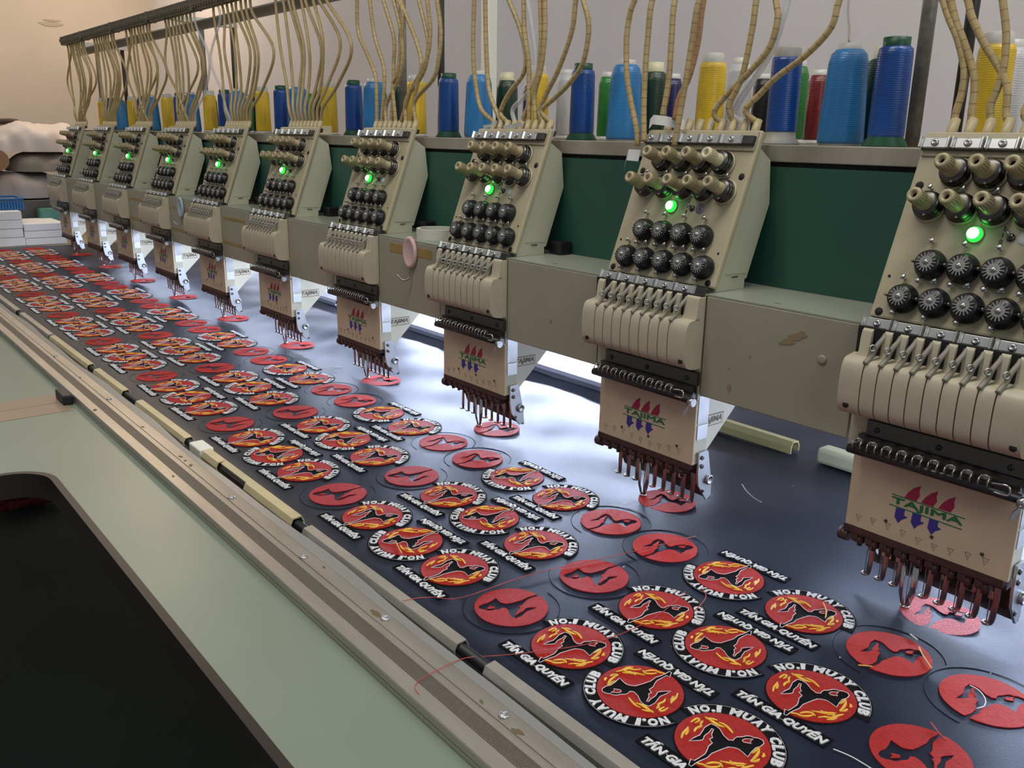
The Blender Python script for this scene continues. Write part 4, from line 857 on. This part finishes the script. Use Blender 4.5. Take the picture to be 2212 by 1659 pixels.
rt = random.Random(3)
for h in range(6):
    order = list(range(9))
    if rt.random() < 0.9: a_, b_ = rt.sample(range(9), 2); order[a_], order[b_] = order[b_], order[a_]
    for k in range(9):
        s_ = order[k]
        bot = on_panel(h, -0.0545+s_*0.0153, 0.167, -0.0115); b2 = on_panel(h, -0.0545+s_*0.0153, 0.182, -0.0115)
        top = Vector((HX[h]-0.140+k*0.026, 0.371, 0.690)); u = k/8
        bx = top.x+0.015+0.085*u+rt.uniform(-0.018, 0.018)
        if k == 1 and h % 2 == 0: bx -= 0.05
        m1 = Vector((top.x+0.006+rt.uniform(-.006, .006), 0.371, 0.655)); m2 = Vector((bx, 0.366+rt.uniform(-.008, .008), 0.575+rt.uniform(-.01, .01))); m3 = Vector((bot.x*0.45+bx*0.55, 0.362, 0.505))
        m4 = Vector((b2.x*0.86+bx*0.14, 0.352, 0.462))
        cl_ = (h in (3, 4) and k == (8 if h == 3 else 1))
        tube_obj([top, m1, m2, m3, m4, b2, bot], h, 0.0031, tubec_m if cl_ else tube_m, ('clear plastic thread tube into the %s head from the paper stacks' % ORD[h]) if cl_ else None)

# sewing threads running down the near head faces
for h, xs in ((9, (-0.055, -0.041, -0.028, -0.0135, 0.0, 0.0145)), (8, (-0.041, -0.0135, 0.0145))):
    for x in xs:
        a_ = on_panel(h, x, 0.165, 0.007); b_ = on_panel(h, x+0.004, 0.066, 0.006); c_ = on_panel(h, x-0.004, -0.004, 0.006); d_ = Vector((HX[h]+x, 0.2420, 0.232)); o = a_.copy()
        tag(put('sewing_thread', MB().tube([p-o for p in (a_, b_, c_, d_)], 0.00022, 4), thr_clear), 'fine pale sewing thread down the %s head face' % ORD[h], 'thread', 'sewing threads on the %s head' % ORD[h])

# ------------------------------------------------------------------ small things on and about the beam
hk_ = empty('wall_hook', on_y(888, 545, 0.2668)); tag(hk_, 'pink oval stick-on hook with wire hook on the beam', 'hook')
mb = MB().lathe([(0.0185, 0.0), (0.0185, 0.003), (0.0165, 0.0055), (0.0145, 0.0050), (0.0125, 0.0035), (0.0001, 0.0035)], 26, ax=(0, -1, 0)); mb.xf(Matrix.Diagonal((0.92, 1, 1.32, 1))); put('oval_base', mb, pink_m, hk_)
put('wire_hook', MB().tube(smooth_path([(0, -0.003, -0.018), (0, -0.004, -0.035), (0, -0.006, -0.040), (-0.006, -0.012, -0.042), (-0.012, -0.018, -0.034)], 4), 0.0014, 7), steel, hk_)
hk2 = empty('wall_hook', on_y(392, 448, 0.2668)); tag(hk2, 'pale blue oval stick-on hook on the beam', 'hook')
mb = MB().lathe([(0.0185, 0.0), (0.0185, 0.003), (0.0165, 0.0055), (0.0145, 0.0050), (0.0125, 0.0035), (0.0001, 0.0035)], 26, ax=(0, -1, 0)); mb.xf(Matrix.Diagonal((0.9, 1, 1.3, 1))); put('oval_base', mb, bluehook_m, hk2)
put('wire_hook', MB().tube(smooth_path([(0, -0.003, -0.018), (0, -0.004, -0.033), (0, -0.006, -0.038), (-0.006, -0.012, -0.040), (-0.012, -0.018, -0.032)], 4), 0.0014, 7), steel, hk2)
q = on_z(958, 512, 0.2612)
tr = empty('tape_roll', (q.x+0.012, 0.318, 0.2613)); tag(tr, 'white tape roll lying on the beam beside the eighth head', 'tape roll')
ro = MB(); n = 32; vs = []
for i in range(n):
    t = 2*PI*i/n
    for r, z in ((0.034, 0), (0.034, 0.0155), (0.0285, 0.0155), (0.0285, 0)): vs.append((r*math.cos(t), r*math.sin(t), z))
ro.add(vs, [(i*4+j, ((i+1) % n)*4+j, ((i+1) % n)*4+(j+1) % 4, i*4+(j+1) % 4) for i in range(n) for j in range(4)], False)
put('tape_ring', ro, mat('masking_tape_white', (0.62, 0.60, 0.54), 0.6), tr)
rl = MB(); vs = []
for i in range(9):
    t = math.radians(40+i*6); vs += [(0.0283*math.cos(t), 0.0283*math.sin(t), 0.003), (0.0283*math.cos(t), 0.0283*math.sin(t), 0.013), (0.0276*math.cos(t), 0.0276*math.sin(t), 0.013), (0.0276*math.cos(t), 0.0276*math.sin(t), 0.003)]
rl.add(vs, [(i*4+j, (i+1)*4+j, (i+1)*4+(j+1) % 4, i*4+(j+1) % 4) for i in range(8) for j in range(4)]); put('core_label', rl, mat('label_red', (0.45, 0.12, 0.10), 0.5), tr)
# paper box seen on the rack between cones
for px, py, l_ in ((303, 278, 'small cream card box on the rack behind the third head'), (690, 278, 'small cream card box on the rack behind the sixth head')):
    q = on_y(px, py, 0.40); e = put('card_box', MB().box(-0.03, 0.03, -0.012, 0.012, 0, 0.017, 0.001), capc, None, (q.x, 0.40, 0.4112)); tag(e, l_, 'box')

# unseen tubes on made-up posts placed for fabric glare, dimmer ones under the beam
for k, (xa, xb, pw, y, z, l_) in enumerate(((-2.75, -1.75, 1.0, 0.85, 0.125, 'added slim lamp behind the beam near the first four heads'), (-1.55, -0.55, 5.6, 0.85, 0.125, 'added slim lamp behind the beam near the middle heads'), (-0.02, 0.75, 2.6, 0.85, 0.125, 'added slim lamp behind the beam near the tenth head'),
                                    (-2.7, -0.36, 0.62, 0.43, 0.155, 'long slim lamp under the beam behind the first eight heads'), (0.05, 0.80, 0.75, 0.43, 0.155, 'short slim lamp under the beam behind the tenth head'))):
    e = empty('unseen_lamp', ((xa+xb)/2, y, z)); tag(e, l_, 'lamp')
    L = (xb-xa)/2
    put('lamp_housing', MB().box(-L, L, -0.016, 0.016, -0.010, -0.0005, 0.002), white_m, e)
    if k < 3:
        put('reflector', MB().box(-L, L, 0.012, 0.016, -0.045, -0.010), white_m, e)
        for sx in (-L+0.03, L-0.03): put('added_post', MB().cyl((sx, 0.021, -z+0.001), (sx, 0.021, -0.002), 0.005, n=10), steel, e)
    tm = mat('lamp_tube_glow_%d' % k, (1, 1, 1), 0.4, emit=(0.64, 0.74, 1.0), estr=42.0*pw)
    put('lamp_tube', MB().cyl((-L+0.02, 0, -0.017), (L-0.02, 0, -0.017), 0.0068, n=12), tm, e)
lint = MB(); rl_ = random.Random(11)
for k in range(60):
    x = rl_.uniform(-1.6, 0.4); y = rl_.uniform(-0.04, 0.55); r = rl_.uniform(0.0004, 0.0009)
    lint.lathe([(r, 0), (r*0.8, r), (0.0001, r*1.3)], 5, (x+1.0, y-0.3, fz(x, y)))
tag(put('lint', lint, thr_white, fabric), kind='stuff')

# ------------------------------------------------------------------ loose thread ends on the fabric
def loose(pix, r, m_, l_, z=0.0016):
    P = smooth_path([on_z(q[0], q[1], (q[2] if len(q) > 2 else z)+r) for q in pix], 5); o = P[0].copy()
    tag(put('loose_thread', MB().tube([p-o for p in P], r, 5), m_, None, o), l_, 'thread')
loose([(1503, 1158), (1330, 1200), (1150, 1240), (1000, 1290), (935, 1290, 0.004), (895, 1293, 0.0140), (870, 1298, 0.0145)], 0.00035, thr_red, 'long red thread lying from the plain red disc to the metal clip')
loose([(1480, 1278), (1420, 1330), (1335, 1372), (1250, 1395), (1120, 1412), (1045, 1418, 0.004), (1015, 1420, 0.0135), (985, 1428, 0.0145), (930, 1455, 0.0135), (897, 1480, 0.0125), (905, 1500, 0.0125)], 0.00035, thr_red, 'long red thread crossing two emblems and trailing over the rail')
loose([(1515, 1270), (1525, 1290), (1500, 1320)], 0.0004, thr_red, 'short curled red thread between two emblems')
loose([(1603, 1046), (1612, 1060), (1628, 1075), (1645, 1085)], 0.0006, thr_white, 'short white thread on bare fabric behind the ninth head')
loose([(1985, 1398), (1995, 1418), (2008, 1437), (2013, 1444)], 0.0006, thr_yel, 'short yellow thread across a plain red disc')
loose([(1854, 1437), (1870, 1438), (1885, 1440)], 0.0006, thr_yel, 'yellow thread tail at the edge of a plain red disc')
loose([(1966, 1370), (1974, 1376), (1982, 1382)], 0.0007, thr_white, 'white thread snip beside the pink-red disc')
loose([(2095, 1480), (2115, 1492), (2128, 1510), (2126, 1525), (2110, 1530)], 0.0005, thr_white, 'curled white thread on a plain red disc')
loose([(1800, 1618), (1840, 1635), (1885, 1662)], 0.0005, thr_white, 'pale thread lying on bare fabric by the last emblem')
loose([(2010, 1560), (2025, 1580), (2042, 1598)], 0.0006, thr_red, 'short red thread end beside the scarlet disc')
loose([(855, 1170), (862, 1185), (868, 1195)], 0.0006, thr_yel, 'yellow thread stuck on an inverted emblem')
loose([(1778, 1302), (1785, 1320), (1783, 1335)], 0.0006, thr_yel, 'yellow thread over the foot of an emblem')
loose([(695, 795), (740, 792)], 0.0006, thr_white, 'white thread on lit fabric behind the emblems')

# ------------------------------------------------------------------ clutter on the table beyond the far end
ft = tag(put('end_table', MB().box(-4.3, -3.1, -0.25, 0.60, -0.04, -0.010, 0.003), mat('end_table_wood', (0.30, 0.24, 0.15), 0.5)), 'plain wooden table beyond the fabric end', 'table')
def cx(px, py, X): return on_x(px, py, X)
def stack(px0, px1, ytop, X, l_, sheets, m_):
    a_ = cx(px0, 520, X); b_ = cx(px1, 520, X); zt = cx((px0+px1)/2, ytop, X).z
    e = empty('paper_stack', (X-0.12, (a_.y+b_.y)/2, -0.0098)); tag(e, l_, 'paper stack')
    hz = (zt+0.0098)/sheets
    for k in range(sheets):
        j = random.uniform(-0.006, 0.006)
        put('paper_sheaf', MB().box(-0.12+j, 0.12, -(b_.y-a_.y)/2+j, (b_.y-a_.y)/2+j*0.5, k*hz+0.0003, (k+1)*hz-0.0008, 0.002), m_, e)
stack(-45, 54, 457, -3.16, 'tall white paper stack under the blue basket', 4, paper_m)
stack(57, 146, 482, -3.16, 'low wide white paper stack beside the machine end', 3, paper_m)
a_ = cx(-45, 440, -3.22); b_ = cx(50, 440, -3.22); z0 = cx(20, 456, -3.20).z; z1 = cx(20, 430, -3.22).z
bk = empty('plastic_basket', (-3.30, (a_.y+b_.y)/2, z0+0.001)); tag(bk, 'blue plastic lattice basket on the tall paper stack', 'basket')
hw = (b_.y-a_.y)/2; hh = z1-z0-0.001; bm_ = mat('blue_basket_plastic', (0.02, 0.14, 0.36), 0.4)
put('basket_tray', MB().box(-0.07, 0.07, -hw*0.92, hw*0.92, 0, 0.004), bm_, bk)
put('basket_rim', MB().tube([(-0.08, -hw, hh), (0.08, -hw, hh), (0.08, hw, hh), (-0.08, hw, hh), (-0.08, -hw, hh)], 0.004, 6), bm_, bk)
for k in range(16):
    y = -hw+2*hw*k/15; put('basket_slat', MB().box(0.070, 0.078, y-0.003, y+0.003, 0.002, hh), bm_, bk)
put('basket_wall', MB().box(0.066, 0.070, -hw*0.95, hw*0.95, 0.006, hh*0.65), bm_, bk)
def heap(px0, px1, ytop, ybot, X, dep, m_, l_, name, cat, seed, rough=0.02, n=30):
    r = random.Random(seed); a_ = cx(px0, ybot, X); b_ = cx(px1, ybot, X); zt = cx((px0+px1)/2, ytop, X).z; zb = a_.z
    cy = (a_.y+b_.y)/2; hw = (b_.y-a_.y)/2; mb = MB(); vs = []; K = 16
    ph = [r.uniform(0, 6) for _ in range(6)]
    for i in range(n+1):
        u = i/n
        for j in range(K):
            t = PI*j/(K-1)
            y = -hw+2*hw*u; k = (1-abs(2*u-1)**4)*0.75+0.25
            f = 1+rough*8*(math.sin(u*11+ph[0]+j*0.5)*0.4+math.sin(u*19+ph[1]-j*0.9)*0.28+math.sin(u*37+ph[2]+j*1.3)*0.14+r.uniform(-0.05, 0.05))
            vs.append((dep*math.cos(t)*k*f, y, (zt-zb)*(math.sin(t)**0.6)*k*min(1.15, f)))
    mb.add(vs, [(i*K+j, (i+1)*K+j, (i+1)*K+j+1, i*K+j+1) for i in range(n) for j in range(K-1)]+[tuple(range(K)), tuple(n*K+K-1-j for j in range(K))], True)
    tag(put(name, mb, m_, None, (X-dep, cy, zb)), l_, cat)
lilac = mat('grey_cloth', (0.30, 0.27, 0.27), 0.8); whitec = mat('crumpled_white_plastic', (0.62, 0.55, 0.50), 0.55)
greyc = mat('dull_cloth', (0.22, 0.20, 0.17), 0.8)
# storage crate carrying the bundles
cr_t = cx(40, 432, -3.42)
tag(put('storage_crate', MB().box(-3.95, -3.44, -0.10, 0.46, -0.0098, cr_t.z-0.004, 0.004), mat('crate_dark', (0.07, 0.065, 0.06), 0.6)), 'dark storage crate behind the blue basket', 'crate')
heap(-60, 165, 372, 432, -3.46, 0.16, lilac, 'folded lilac-grey cloth bundle on the dark crate', 'cloth_bundle', 'cloth', 3, 0.008)
heap(30, 190, 328, 372, -3.48, 0.14, greyc, 'dull grey-brown cloth bundle under the white plastic', 'cloth_bundle', 'cloth', 5, 0.008)
heap(-30, 215, 266, 328, -3.50, 0.15, whitec, 'crumpled white plastic sheeting heaped highest by the wall', 'plastic_sheeting', 'plastic sheet', 8, 0.022, 40)
q = cx(-5, 345, -3.44)
cb = MB().cyl((-0.30, 0, 0), (0, 0, 0), 0.040, n=20); tag(put('cardboard_roll', cb, mat('cardboard_brown', (0.30, 0.17, 0.08), 0.7), None, (q.x, q.y, cx(20, 369, -3.46).z+0.041)), 'brown cardboard roll end beside the cloth bundles', 'roll')
q = cx(108, 345, -3.30)
P = smooth_path([cx(-30, 266, -3.63), cx(0, 262, -3.63), cx(30, 263, -3.63), cx(62, 268, -3.63)], 5); o = P[0].copy()
tag(put('dark_strap', MB().tube([p-o for p in P], [0.011]*8+[0.012]*4+[0.006]*4, 8), mat('brown_strap', (0.05, 0.025, 0.015), 0.6), None, o), 'dark brown strap lying over the white plastic sheeting', 'strap')
a_ = cx(84, 470, -3.40); b_ = cx(132, 470, -3.40)
tag(put('cabinet_end', MB().box(-3.44, -3.40+0.02, a_.y, b_.y+0.05, -0.0098, cx(100, 450, -3.40).z, 0.012), mat('sea_green_paint', (0.06, 0.20, 0.15), 0.4)), 'sea green rounded metal case behind the low paper stack', 'case')
